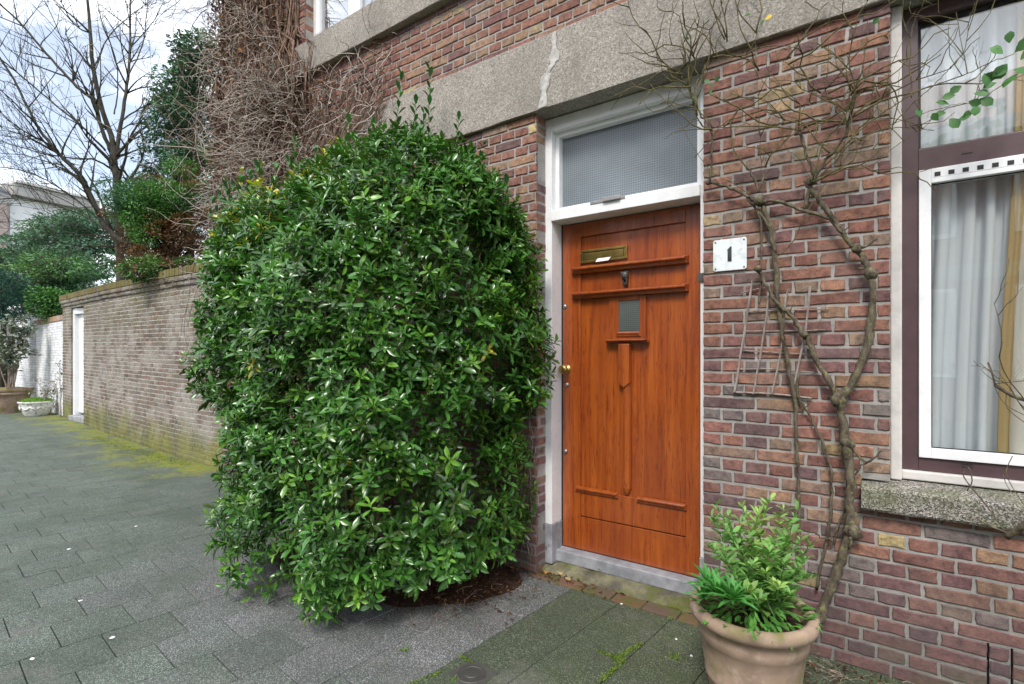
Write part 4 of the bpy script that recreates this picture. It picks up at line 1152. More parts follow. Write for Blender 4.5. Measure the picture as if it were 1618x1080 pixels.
# brick edging along the step
edg = empty('brick_edging', (-1.3, 0, 0)); tag(edg, 'single row of sunken mossy bricks between the paving and the door step', 'edging')
b = MB(); rr = random.Random(14); x = -1.83
def m_edge():
    t = NT('mossy_edging_brick'); c = t.attr(); c = t.mix(t.mapr(t.noise(8, 6, .65), .42, .60, 0, .75), c, (.09, .10, .025)); return t.fin(c, .9, t.bump(t.noise(60, 5), .7, .005), spec=.2)
while x < -.42:
    l = .2*rr.uniform(.9, 1.05); h = rr.uniform(.004, .012); col = pick([((.16, .085, .06), 3), ((.13, .09, .07), 2), ((.20, .11, .08), 1)], rr)
    yy = rr.uniform(-.006, .006); b.box(x, x+l-.008, -.048+yy, .055+yy, -.01, h, 0, col); x += l
o = place(_build(b, 'bricks', m_edge(), None, tint=True, bevel=.006), edg)

# square cover
cx, cy, _ = G(745, 1066)
cov = empty('utility_cover', (cx, cy, 0)); tag(cov, 'small dark cast metal utility cover set in the mossy paving', 'cover')
ang = math.atan2(E1.y, E1.x)
b = MB(); b.box(-.085, .085, -.085, .085, -.02, .0045); o = b.build('cover_frame', m_flat('cover_concrete', (.055, .055, .048), .9, bscale=200, bs=.6), cov, bevel=.004); cov.rotation_euler.z = ang
b = MB(); b.lathe([(.066, .0045), (.064, .0065), (.052, .0068), (.050, .0052), (.030, .0052), (.028, .0072), (.012, .0072), (0, .0072)], 0, 0, 0, 40); b.build('cover_lid', M['iron'], cov, smooth=False)
b = MB()
for a in range(4): b.box(-.024+a*.0125, -.018+a*.0125, -.006, .006, .0073, .0088)
b.build('lid_ribs', M['iron'], cov)

# small weeds in the joints
def weeds():
    rng = np.random.default_rng(3)
    for k, (px, py, n, s, lab) in enumerate(((641, 1030, 16, .030, 'small bright grass tuft in a paving joint in front of the bush'), (717, 1076, 26, .018, 'little green weed growing beside the utility cover'), (808, 1050, 0, .0, ''), (1057, 978, 10, .022, 'grass tuft in the joint between the brick edging and the terracotta pot'))):
        if not n: continue
        x, y, _ = G(px, py); P = np.stack([rng.normal(x, .010, n), rng.normal(y, .010, n), np.full(n, .0)], 1)
        D = rng.normal(size=(n, 3))*.6; D[:, 2] = 1
        o = leaves('weed', P, D, rng.normal(size=(n, 3)), rng.uniform(.7, 1.2, n)*s, np.tile(np.array([[.16, .30, .05]]), (n, 1)), M['leaf_soft'], 'lance', None, np.full(n, .9)); tag(o, lab, 'weed')
weeds()
def moss():
    """cushions of moss in the joints near the pot and at the foot of the garden wall"""
    rng = np.random.default_rng(5); P = []
    def along(p, q, n, w): 
        a, c = np.array(G(*p)), np.array(G(*q)); t = rng.uniform(size=(n, 1)); P.append(a+(c-a)*t+rng.normal(size=(n, 3))*np.array([w, w, 0]))
    along((726, 1037), (746, 1048), 160, .004); along((970, 1043), (1013, 1018), 500, .007); along((945, 1028), (985, 1045), 300, .006); along((950, 1078), (985, 1043), 450, .009); along((640, 1085), (698, 1062), 160, .006)
    along((1066, 1038), (1072, 1042), 120, .015); along((300, 735), (215, 712), 900, .06); along((215, 712), (150, 690), 600, .06); along((250, 740), (170, 700), 500, .10)
    P = np.concatenate(P); n = len(P); P[:, 2] = .001+rng.uniform(0, .004, n)
    D = rng.normal(size=(n, 3)); D[:, 2] = np.abs(D[:, 2])+.2; S = rng.uniform(.004, .009, n); far = P[:, 0] < -5; S[far] *= 1.6
    C = np.array([[.13, .20, .03]])*rng.uniform(.6, 1.5, (n, 1)); C[far] = np.array([[.16, .20, .03]])*rng.uniform(.6, 1.4, (far.sum(), 1))
    o = leaves('moss', P, D, rng.normal(size=(n, 3)), S, C, M['leaf_soft'], 'diamond', None, np.full(n, 2.0)); tag(o, 'bright green moss in the paving joints and below the garden wall', 'moss', kind='stuff')
moss()

# ------------------------------------------------------------------ bare climber on the front wall
def wp(pts, y=-.05):
    out = []
    for p in pts:
        yy = p[2] if len(p) > 2 else y
        out.append(Vector(W(p[0], p[1], yy)))
    return out
def smooth_path(P, sub=5, jit=0, rr=None):
    out = []
    n = len(P)
    for i in range(n-1):
        p0, p1, p2, p3 = P[max(i-1, 0)], P[i], P[i+1], P[min(i+2, n-1)]
        for k in range(sub):
            t = k/sub
            q = .5*((2*p1)+(p2-p0)*t+(2*p0-5*p1+4*p2-p3)*t*t+(3*p1-p0-3*p2+p3)*t**3)
            if jit: q = q+Vector((rr.uniform(-jit, jit), rr.uniform(-jit, jit), rr.uniform(-jit, jit)))
            out.append(q)
    out.append(P[-1].copy()); return out
climb = empty('bare_climber', (-.20, -.06, 0)); tag(climb, 'gnarled leafless climbing shrub trained over the brick between the door and window', 'climber')
def limb(mb, pts, r0, r1, y=-.06, sides=9, knob=True, rr=random.Random(5), jit=.0045):
    P = smooth_path(wp(pts, y), 5, jit, rr); n = len(P)
    rad = []
    for i in range(n):
        t = i/(n-1); r = r0+(r1-r0)*t
        if knob: r *= 1+.28*mnoise.noise(P[i]*23)+.45*max(0, mnoise.noise(P[i]*9+Vector((3, 1, 0))))
        rad.append(r*.68)
    mb.tube(P, rad, sides, rough=.13); return P
TR = MB(); paths = []
main = limb(TR, [(1283, 990, -.10), (1300, 962), (1316, 915), (1335, 870), (1346, 840), (1342, 800), (1344, 760), (1337, 700), (1330, 655), (1324, 632)], .030, .026, -.06, 12)
rightb = limb(TR, [(1324, 632), (1345, 608), (1362, 570), (1375, 520), (1379, 470), (1378, 435)], .024, .020, -.06, 10)
r2 = limb(TR, [(1378, 435), (1368, 412), (1351, 392), (1335, 372), (1308, 332), (1283, 300), (1272, 285)], .019, .013, -.055, 9)
leftb = limb(TR, [(1324, 632), (1308, 600), (1290, 570), (1276, 535), (1270, 528), (1252, 500), (1231, 480), (1213, 455), (1198, 424)], .019, .012, -.05, 9)
st2 = limb(TR, [(1262, 905, -.04), (1263, 781), (1260, 715), (1257, 644), (1246, 578), (1237, 530), (1231, 481), (1224, 400), (1221, 365), (1205, 322)], .009, .018, -.035, 9)
st3 = limb(TR, [(1290, 930), (1302, 870), (1312, 820), (1314, 755), (1309, 726), (1294, 687), (1279, 655), (1263, 630), (1261, 590)], .010, .007, -.03, 7)
arm = limb(TR, [(1117, 287), (1148, 294), (1180, 310), (1200, 318), (1229, 318), (1270, 332), (1311, 346), (1335, 372)], .010, .014, -.05, 9)
limb(TR, [(1224, 400), (1215, 360), (1195, 330), (1180, 312)], .012, .009, -.045, 8)
limb(TR, [(1200, 480), (1202, 430), (1204, 380), (1198, 330)], .006, .008, -.04, 7)
up1 = limb(TR, [(1270, 332), (1282, 288), (1311, 245), (1335, 215), (1343, 183), (1349, 147)], .013, .007, -.055, 8)
up2 = limb(TR, [(1286, 278), (1272, 235), (1264, 206)], .011, .007, -.06, 8)
up3 = limb(TR, [(1335, 195), (1318, 165), (1303, 143)], .006, .004, -.06, 7)
limb(TR, [(1199, 302), (1190, 280), (1180, 261)], .010, .006, -.06, 7); limb(TR, [(1199, 302), (1205, 285), (1211, 269)], .009, .006, -.07, 7)
lv = limb(TR, [(1120, 288), (1125, 250), (1123, 204), (1105, 178), (1088, 140), (1074, 114)], .008, .004, -.06, 8)
limb(TR, [(1351, 392), (1368, 388), (1386, 376)], .010, .006, -.07, 7)
limb(TR, [(1376, 428), (1362, 424), (1350, 423)], .007, .003, -.07, 7)
limb(TR, [(1344, 705), (1370, 730), (1392, 712)], .008, .005, -.07, 7); limb(TR, [(1344, 770), (1358, 740), (1375, 728)], .006, .004, -.06, 7)
limb(TR, [(1318, 860), (1328, 820), (1345, 790), (1350, 775)], .008, .005, -.04, 7); limb(TR, [(1290, 845), (1312, 850), (1330, 815)], .005, .004, -.05, 7)
limb(TR, [(1340, 832), (1350, 843), (1356, 838)], .017, .012, -.065, 8)
limb(TR, [(1345, 848), (1344, 862), (1342, 872)], .009, .003, -.085, 7)
for (x, y, r) in ((1324, 632, .034), (1345, 838, .040), (1378, 432, .030), (1200, 316, .026), (1352, 392, .024), (1282, 285, .024), (1272, 528, .018), (1118, 288, .014), (1340, 700, .030), (1198, 424, .018)):
    c = Vector(W(x, y, -.06)); rr = random.Random(int(x))
    pts = [c+Vector((rr.uniform(-.2, .2)*r, 0, (t-.5)*r*1.7)) for t in (0, .25, .5, .75, 1)]
    TR.tube(pts, [r*.45, r*.85, r*.95, r*.8, r*.4], 9, rough=.16)
place(_build(TR, 'trunk', M['vine'], None, smooth=True), climb)
# thorns / spurs and thin green-brown twigs
TW = MB(); rr = random.Random(31)
def twig(mb, p, d, l, r, rr, depth=0, wig=.28, ymax=-.015, ymin=-.45, grav=.04, mat_sides=4):
    n = max(4, int(l/.05)); pts = [Vector(p)]; d = Vector(d).normalized(); kids = []
    for i in range(n):
        d = (d+Vector((rr.gauss(0, wig), rr.gauss(0, wig*.5), rr.gauss(0, wig)+grav))).normalized()
        q = pts[-1]+d*(l/n); q.y = max(min(q.y, ymax), ymin); pts.append(q)
        if depth < 2 and rr.random() < .24: kids.append((q.copy(), d.copy(), i/n))
    mb.tube(pts, [r*(1-.7*i/n)+.0006 for i in range(n+1)], mat_sides)
    for q, dd, t in kids:
        s = rr.choice((-1, 1)); nd = Vector((dd.x*math.cos(.7*s)-dd.z*math.sin(.7*s), dd.y+rr.uniform(-.4, .1), dd.x*math.sin(.7*s)+dd.z*math.cos(.7*s)))
        twig(mb, q, nd, l*rr.uniform(.25, .5), r*.55, rr, depth+1, wig, ymax, ymin, grav, mat_sides)
    return pts
def longtwig(pts, r0, r1, y=-.08): 
    P = limb(TW, pts, r0, r1, y, 5, False, rr, .003); return P
LT = [longtwig([(1290, 281), (1318, 255), (1343, 228), (1370, 212), (1400, 204), (1440, 201), (1476, 206)], .0050, .0016, -.09),
      longtwig([(1303, 262), (1330, 235), (1360, 204), (1395, 178), (1417, 163), (1460, 140), (1520, 120), (1560, 100), (1600, 84), (1635, 60)], .0055, .0016, -.12),
      longtwig([(1343, 228), (1390, 205), (1420, 192), (1470, 175), (1520, 163), (1545, 165)], .0035, .001, -.10),
      longtwig([(1325, 268), (1372, 262), (1410, 235), (1440, 215), (1460, 200)], .003, .001, -.08),
      longtwig([(1411, 196), (1440, 165), (1470, 140), (1490, 118), (1520, 85), (1530, 50), (1532, 20)], .0035, .0012, -.14),
      longtwig([(1440, 155), (1438, 110), (1440, 60), (1450, 20), (1480, 5)], .004, .0012, -.16),
      longtwig([(1202, 320), (1160, 290), (1130, 275), (1100, 240), (1075, 195), (1055, 165)], .0030, .0012, -.10),
      longtwig([(1205, 322), (1203, 270), (1200, 200), (1196, 120), (1192, 60), (1180, 10)], .0030, .001, -.07),
      longtwig([(1349, 147), (1362, 110), (1370, 60), (1372, 20)], .0035, .0012, -.08),
      longtwig([(1303, 143), (1310, 90), (1308, 40), (1316, 5)], .003, .001, -.08),
      longtwig([(1264, 206), (1270, 170), (1300, 130), (1310, 110)], .003, .001, -.07),
      longtwig([(1282, 285), (1262, 250), (1240, 230), (1236, 190)], .003, .001, -.09),
      longtwig([(1222, 410), (1250, 385), (1268, 350), (1290, 310), (1310, 280)], .004, .002, -.10),
      longtwig([(1232, 440), (1262, 425), (1300, 405), (1328, 388), (1326, 370)], .0022, .001, -.06),
      longtwig([(1276, 532), (1300, 500), (1305, 470), (1303, 440)], .0022, .001, -.06)]
seeds = [(1088, 140, 4), (1074, 114, 5), (1105, 178, 3), (1123, 204, 3), (1130, 90, 3), (1349, 147, 4), (1303, 143, 3), (1343, 183, 2), (1311, 245, 2), (1264, 206, 3), (1236, 190, 2), (1180, 261, 1), (1211, 269, 1), (1335, 195, 4), (1200, 110, 2), (1150, 60, 3), (1190, 50, 2), (1100, 90, 3), (1282, 285, 3), (1240, 100, 2)]
for (x, y, n) in seeds:
    for k in range(n):
        p = W(x+rr.uniform(-6, 6), y+rr.uniform(-6, 6), -.07-rr.uniform(0, .06)); a = rr.gauss(math.pi/2, .8)
        twig(TW, p, (math.cos(a), rr.uniform(-.5, .05), math.sin(a)), rr.uniform(.25, .60), .0040, rr, 0 if k % 3 == 0 else 1, .34)
for P_ in LT[:8]:
    for k in range(4):
        q = rr.choice(P_[len(P_)//4:]); a = rr.gauss(math.pi/2, .7); twig(TW, q, (math.cos(a), rr.uniform(-.3, .1), math.sin(a)), rr.uniform(.08, .28), .0014, rr, 1, .22)
for P_ in (main, rightb, leftb, st2, r2, st3, arm):
    for k in range(7):
        q = rr.choice(P_); a = rr.uniform(-.4, 3.5); twig(TW, q, (math.cos(a), -.5, math.sin(a)), rr.uniform(.015, .06), .0028, rr, 3, .15)
place(_build(TW, 'twigs', M['vine_thin'], None, smooth=True), climb)
# its few green leaves by the window
rng = np.random.default_rng(8); LP, LD, LU, LS, LC = [], [], [], [], []
for (x, y, s) in ((1483, 190, .045), (1500, 187, .06), (1512, 192, .05), (1522, 190, .045), (1560, 140, .07), (1548, 155, .06), (1538, 148, .055), (1592, 100, .075), (1603, 82, .07), (1580, 118, .06), (1530, 160, .05), (1500, 165, .055), (1510, 150, .05), (1610, 115, .075), (1566, 122, .055), (1595, 68, .05), (1575, 130, .05), (1455, 185, .045), (1520, 135, .05), (1585, 85, .06), (1542, 165, .05), (1600, 110, .06), (1612, 95, .06), (1495, 178, .04),
                  (1090, 60, .035), (1130, 120, .04), (1112, 128, .035), (1098, 150, .035), (1084, 62, .03), (1208, 30, .03), (1390, 28, .035), (1118, 135, .04), (1125, 140, .035), (1187, 22, .035)):
    p = W(x, y, -.12 if x > 1400 else -.10); a = rng.uniform(0, 6.28)
    LP.append(p); LD.append((math.cos(a), -.25, math.sin(a)-.3)); LU.append((rng.normal()*.5, -1, .5+rng.normal()*.4)); LS.append(s*.85); LC.append(np.array([.065, .17, .055])*rng.uniform(.7, 1.4))
LP.append(W(1208, 31, -.1)); LD.append((.8, -.2, .2)); LU.append((0, -1, .3)); LS.append(.035); LC.append(np.array([.6, .45, .04]))
place(leaves('leaves', np.array(LP), np.array(LD), np.array(LU), np.array(LS), np.array(LC), M['leaf_soft'], 'broad', None, np.full(len(LP), 1.9)), climb)
# tie and support wire
# trellis of thin canes
tre = empty('cane_trellis', (-.6, -.02, 1.1)); tag(tre, 'broken trellis of thin weathered canes leaning against the brick behind the climber', 'trellis')
for pts, r, nm in (([(1189, 443), (1180, 500), (1161, 618)], .0055, 'upright'), ([(1215, 467), (1204, 545), (1190, 622)], .0050, 'upright'), ([(1246, 455), (1240, 482), (1235, 548), (1220, 620)], .0045, 'upright'), ([(1280, 452), (1272, 522), (1252, 622)], .0055, 'upright'),
                   ([(1180, 492), (1230, 490), (1309, 488)], .0032, 'crossbar'), ([(1178, 523), (1240, 523), (1304, 521)], .0032, 'crossbar'), ([(1172, 553), (1210, 556), (1272, 559)], .0032, 'crossbar'), ([(1166, 583), (1220, 583), (1287, 588)], .0032, 'crossbar'), ([(1159, 619), (1220, 622), (1283, 629)], .0055, 'crossbar'), ([(1172, 462), (1190, 458), (1215, 452)], .003, 'crossbar')):
    b = MB(); P_ = smooth_path(wp(pts, -.028 if nm == 'upright' else -.016), 4, .0012, rr); b.tube(P_, r, 5, rough=.1); place(_build(b, nm, M['trellis'], None), tre)

# second bare shrub whose shoots come in from the right
s2 = empty('bare_shrub', (.62, -.35, 0)); tag(s2, 'thorny bare shrub reaching into view in front of the window sill at the right edge', 'shrub')
b = MB(); rr = random.Random(71)
def sp(px, py, y): return Vector(W(px, py, y))
base = Vector((.62, -.35, 0))
b.tube(smooth_path([base, Vector((.63, -.34, .35)), sp(1640, 815, -.35)], 4, .003, rr), .011, 7)
b.tube(smooth_path([sp(1640, 815, -.35), sp(1618, 830, -.33), sp(1590, 848, -.3)], 4), [.011]*9, 7)
b.tube(smooth_path([sp(1600, 845, -.3), sp(1570, 833, -.28), sp(1545, 820, -.25)], 4), .004, 5); b.tube(smooth_path([sp(1592, 846, -.3), sp(1560, 800, -.25), sp(1535, 770, -.22), sp(1522, 750, -.2), sp(1530, 738, -.2), sp(1536, 760, -.2), sp(1528, 775, -.2)], 4), .0022, 5)
b.tube(smooth_path([sp(1640, 815, -.35), sp(1660, 740, -.33), sp(1645, 650, -.3), sp(1600, 625, -.28), sp(1572, 608, -.26)], 4), .0062, 6)
b.tube(smooth_path([sp(1572, 608, -.26), sp(1568, 590, -.26), sp(1561, 572, -.26)], 3), .0032, 5)
for pts in ([(1573, 606), (1600, 603), (1635, 600)], [(1572, 612), (1590, 640), (1640, 665)], [(1590, 622), (1592, 645), (1620, 668)], [(1600, 780), (1590, 765), (1585, 750)], [(1610, 840), (1640, 855)], [(1575, 597), (1585, 597)], [(1620, 800), (1600, 770), (1590, 745), (1600, 720)]):
    b.tube(smooth_path([sp(x, y, -.27) for x, y in pts], 4), .0016, 4)
for k in range(10): twig(b, sp(1640, 700+rr.uniform(-60, 60), -.3), (rr.uniform(-.2, 1), -.3, .5), rr.uniform(.2, .5), .002, rr, 0, .2)
place(_build(b, 'stems', M['vine'], None, smooth=True), s2)

# ------------------------------------------------------------------ terracotta pot with plants
PX, PY = 0, 0
t_ = 2.06; dx_, dy_ = ray(1188); PX, PY = dx_*t_, CY+dy_*t_
pot = empty('terracotta_pot', (PX, PY, 0)); tag(pot, 'large terracotta pot with green algae stain standing by the door step', 'plant pot')
b = MB(); b.lathe([(0, .0), (.150, 0), (.156, .008), (.166, .06), (.180, .13), (.187, .137), (.1885, .150), (.187, .160), (.200, .24), (.208, .285), (.213, .290), (.217, .320), (.218, .352), (.230, .358), (.246, .368), (.252, .385), (.249, .402), (.236, .413), (.222, .415), (.210, .408), (.203, .392), (.200, .36), (.196, .33)], 0, 0, 0, 72, jit=.006, sx=.93, sy=.93)
b.build('pot_body', M['terracotta'], pot, smooth=True)
b = MB(); b.lathe([(.199, .355), (.12, .368), (.05, .372), (0, .37)], 0, 0, 0, 30, jit=.02); b.build('potting_soil', M['soil'], pot, smooth=True)
def pot_plants():
    rr = random.Random(22); rng = np.random.default_rng(22)
    def P_(px, py, t): return Vector(DD(px, py, t))
    # leggy leafy plant
    pl = empty('leafy_plant', (PX+.03, PY+.02, .37)); tag(pl, 'leggy green plant with toothed leaves rising from the terracotta pot', 'plant')
    sb_ = MB(); LP, LD, LU, LS, LC = [], [], [], [], []
    tops = [(1142, 830, 2.0, 0), (1150, 815, 2.1, 0), (1168, 822, 2.12, 1), (1180, 850, 2.05, 0), (1216, 790, 2.15, 1), (1200, 845, 2.15, 0), (1232, 812, 2.12, 0), (1250, 845, 2.05, 1), (1262, 800, 2.2, 0), (1215, 870, 1.95, 1), (1190, 890, 1.9, 0), (1240, 890, 1.93, 1), (1275, 880, 2.05, 0), (1283, 915, 2.0, 1), (1160, 900, 2.15, 0), (1230, 930, 1.85, 1), (1255, 940, 1.88, 0), (1200, 950, 1.82, 1), (1270, 850, 2.1, 0), (1132, 800, 2.05, 0), (1246, 825, 2.15, 1), (1210, 905, 1.95, 0), (1178, 935, 1.86, 1), (1190, 865, 2.1, 1), (1118, 860, 2.05, 0), (1126, 820, 2.1, 1), (1140, 870, 1.98, 1), (1155, 850, 2.1, 0), (1173, 800, 2.12, 0), (1198, 810, 2.1, 1), (1240, 800, 2.1, 0), (1285, 860, 2.1, 0), (1260, 900, 2.0, 0), (1225, 850, 2.0, 0)]
    for (tx, ty, t, kd) in tops:
        tip = P_(tx, ty, t); bs = Vector((PX+rr.uniform(-.07, .12), PY+rr.uniform(-.08, .10), .37)); mid = bs.lerp(tip, .5)+Vector((rr.uniform(-.02, .02), rr.uniform(-.02, .02), .03))
        pts = smooth_path([bs, mid, tip], 6, .002, rr); sb_.tube(pts, [.0032*(1-.7*i/len(pts)) for i in range(len(pts))], 5, 0 if rr.random() < .5 else 0)
        L_ = (tip-bs).length; nl = int(14+L_*70); yel = rr.random() < .3
        for i in range(nl):
            s = .18+.82*i/(nl-1); q = pts[min(int(s*(len(pts)-1)), len(pts)-1)]; a = i*2.4+rr.uniform(-.4, .4); el = rr.uniform(.8, 1.5)-.5*s
            d = Vector((math.cos(a)*math.sin(el), math.sin(a)*math.sin(el), math.cos(el)*.8+.05))
            LP.append(q[:]); LD.append(d[:]); LU.append((rr.gauss(0, .25), rr.gauss(0, .25), 1)); LS.append(rr.uniform(.034, .060) if kd else rr.uniform(.030, .078)*(1.1-.5*s)); 
            c = np.array([.15, .31, .085]) if not yel else np.array([.24, .38, .11]); LC.append(c*rr.uniform(.7, 1.35))
    # leaves covering the soil and trailing over the rim
    for k in range(260):
        a = rr.uniform(0, 6.28); ra = .20*math.sqrt(rr.random()); q = Vector((PX+math.cos(a)*ra, PY+math.sin(a)*ra, .375+.09*rr.random()*(1-ra/.24)+.02)); LP.append(q[:]); LD.append((math.cos(a), math.sin(a), rr.uniform(-.6, .9))); LU.append((0, 0, 1)); LS.append(rr.uniform(.03, .06)); LC.append(np.array([.09, .25, .05])*rr.uniform(.7, 1.3))
    for k in range(9):
        q = P_(1190+rr.uniform(-4, 4), 965+k*4, 1.76); LP.append(q[:]); LD.append((rr.uniform(-.6, .6), -.3, -.7)); LU.append((0, -1, .3)); LS.append(.03); LC.append(np.array([.10, .27, .05]))
    place(_build(sb_, 'stems', M['greenstem'], None, smooth=True), pl)
    place(leaves('foliage', np.array(LP), np.array(LD), np.array(LU), np.array(LS), np.array(LC), M['leaf_soft'], 'broad', None, rng.uniform(.6, 1.15, len(LP))), pl)
    # rosettes of long narrow leaves at the left of the pot
    rs = empty('rosette_plant', (PX-.14, PY-.06, .38)); tag(rs, 'low tufted plant with long toothed leaves drooping over the left rim of the pot', 'plant')
    LP, LD, LU, LS, LC = [], [], [], [], []
    for (px, py, t, n) in ((1135, 940, 1.93, 36), (1158, 948, 1.86, 30), (1120, 925, 2.0, 26), (1175, 940, 1.95, 20), (1112, 945, 1.95, 16)):
        c = P_(px, py, t)
        for k in range(n):
            a = k*2.4; el = .25+1.25*k/n; d = Vector((math.cos(a)*math.sin(el), math.sin(a)*math.sin(el), math.cos(el)))
            LP.append(c[:]); LD.append(d[:]); LU.append((0, 0, 1)); LS.append(rr.uniform(.06, .105)); LC.append(np.array([.075, .26, .06])*rr.uniform(.7, 1.35))
    place(leaves('foliage', np.array(LP), np.array(LD), np.array(LU), np.array(LS), np.array(LC), M['leaf_soft'], 'lance', None, np.full(len(LP), 1.15)), rs)
pot_plants()

# ------------------------------------------------------------------ dried climber at the house corner
dc = empty('dried_climber', (-5.6, -.1, 0)); tag(dc, 'dense tangle of dry brown leafless climber smothering the far corner of the house', 'climber')
def dried():
    rr = random.Random(41); SM = MB(); TWG = MB()
    def curl(mb, p, d, l, r, sides=3, wig=.30, grav=0, ymax=-.01, step=.06, corner=True):
        n = max(4, int(l/step)); pts = [Vector(p)]; d = Vector(d).normalized(); ax = Vector((rr.gauss(0, 1), rr.gauss(0, 1), rr.gauss(0, 1))).normalized(); c = rr.uniform(-.25, .25)
        for i in range(n):
            d = (d+ax.cross(d)*c+Vector((rr.gauss(0, wig*.6), rr.gauss(0, wig*.6), rr.gauss(0, wig*.6)+grav))).normalized()
            q = pts[-1]+d*(l/n)
            if q.x > XL-.02: q.y = min(q.y, ymax)
            pts.append(q)
        mb.tube(pts, [r*(1-.6*i/n)+.0006 for i in range(n+1)], sides); return pts
    # rope-like stems up the wall
    for k in range(130):
        x = -5.85+1.5*rr.random()**1.3; z = rr.uniform(0, .2); n = 26; pts = []; ht = rr.uniform(3.6, 7.0)
        lean = rr.uniform(-.1, .55) if rr.random() < .45 else rr.uniform(-.12, .08); ph = rr.uniform(0, 9); dep = -.01-rr.random()**2*.12
        for i in range(n):
            t = i/(n-1); zz = z+(ht-z)*t; xx = x+.8*max(0, 1-zz/2.0)+lean*max(0, zz-2.2)*.55*(1 if zz < 4.3 else 0)+lean*.5*(zz >= 4.3)+.06*math.sin(zz*4+ph)
            if zz > 4.15: xx = min(xx, -4.40)
            pts.append((max(xx, XL), dep*(.5+.5*math.sin(zz*1.5+ph)**2)-.01-(.07 if 3.85 < zz < 4.25 else .03 if 2.9 < zz < 3.42 else 0), zz))
        SM.tube(pts, [rr.uniform(.006, .018)*(1-.6*i/n) for i in range(n)], 5)
    # fan of clinging stems over the bricks under the upper band
    for k in range(150):
        x = -5.0+rr.random()*1.5; z = 2.65+rr.random()*.6; a = rr.gauss(.75, .28); l = rr.uniform(.4, 1.15); n = 12; pts = []
        for i in range(n):
            t = i/(n-1); zz = z+math.sin(a)*l*t+.02*math.sin(t*11+k); xx = x+math.cos(a)*l*t+.035*math.sin(t*8+k*2)
            if xx > -3.15 or zz > 3.95: break
            pts.append((xx, -.012-(.035 if 2.9 < zz < 3.42 else 0), zz))
        if len(pts) > 3: SM.tube(pts, [rr.uniform(.003, .008)*(1-.7*i/n) for i in range(len(pts))], 4)
    # clouds of fine twigs standing off the wall
    DK = MB()
    for k in range(3000):
        q = rr.random()
        if q < .50:
            x = XL-.05+rr.random()**1.2*1.45; z = rr.uniform(2.0, 6.3)
            if z > 4.15 and x > -4.45: z = rr.uniform(2.5, 4.1)
        elif q < .95:
            x = -5.2+rr.random()**1.2*2.1; z = 2.55+rr.random()*1.45
            if x > -3.9 and rr.random() < .35: continue
        else: x = XL; z = rr.uniform(1.9, 6.8)
        p = (x, -.02-rr.random()*.12*(x < -4), z)
        if q >= .95: p = (XL-.02-rr.random()*.2, rr.uniform(-.1, .6), z); d = (-1, rr.uniform(-.9, .2), rr.uniform(-.5, .7)); l = rr.uniform(.3, .9)
        elif x < -4.3: d = (rr.gauss(.1, .7), -1, rr.gauss(-.05, .6)); l = rr.uniform(.15, .28+.3*min(1, max(0, (x-XL)/.8)))
        else: d = (rr.gauss(.1, .9), -.45, rr.gauss(.1, .8)); l = rr.uniform(.12, .45)
        dark = rr.random() < .36
        curl(DK if dark else TWG, p, d, l*(.75 if dark else 1), rr.uniform(.0018, .0042), 3, .42, -.03, step=.045)
    # long thin shoots into the sky at the left of the corner
    for k in range(100):
        p = (XL-.1, rr.uniform(-.2, .7), rr.uniform(2.4, 6.8)); d = (-1, rr.uniform(-.25, .5), rr.gauss(.15, .5)); dst = DK if rr.random() < .5 else TWG; pts = curl(dst, p, d, rr.uniform(.9, 2.2), rr.uniform(.003, .005), 3, .17, .0, step=.1)
        for j in range(6):
            q = rr.choice(pts[2:]); curl(dst, q, (rr.gauss(-.3, .7), rr.gauss(0, .6), rr.gauss(.1, .8)), rr.uniform(.15, .6), .0022, 3, .34, 0, step=.06)
    place(_build(DK, 'dark_twigs', M['dark_twig'], None, smooth=True), dc)
    place(_build(SM, 'stems', M['ivy_stem'], None, smooth=True), dc); place(_build(TWG, 'twigs', M['pale_twig'], None, smooth=True), dc)
    rng = np.random.default_rng(17); n = 10500
    x = XL-.08+rng.uniform(size=n)**1.25*1.5; z = rng.uniform(1.8, 6.8, n); y = -rng.uniform(size=n)**1.5*.14-.01
    bad = (z > 4.12) & (x > -4.42); z[bad] = rng.uniform(2.6, 4.1, bad.sum())
    x2 = rng.uniform(-5.0, -3.6, 2600); z2 = 2.7+rng.uniform(size=2600)*1.2; x = np.concatenate([x, x2]); z = np.concatenate([z, z2]); y = np.concatenate([y, np.full(2600, -.03)-rng.uniform(size=2600)*.07])
    keep = (x < -4.3) | (rng.uniform(size=len(x)) < np.clip((-3.5-x)/.8, .03, 1)*.4); x, y, z = x[keep], y[keep], z[keep]; n = len(x)
    P = np.stack([x, y, z], 1); D = rng.normal(size=(n, 3)); U = rng.normal(size=(n, 3))+np.array([0, -1, .3]); S = rng.uniform(.02, .06, n)
    pal = np.array([[.115, .062, .042], [.05, .030, .024], [.17, .105, .075], [.36, .17, .08], [.52, .40, .28]]); C = pal[rng.choice(5, n, p=[.36, .32, .2, .09, .03])]*rng.uniform(.7, 1.2, (n, 1))
    place(leaves('dead_leaves', P, D, U, S, C, M['dead_leaf'], 'diamond', None, rng.uniform(.5, 2.2, n)), dc)
dried()

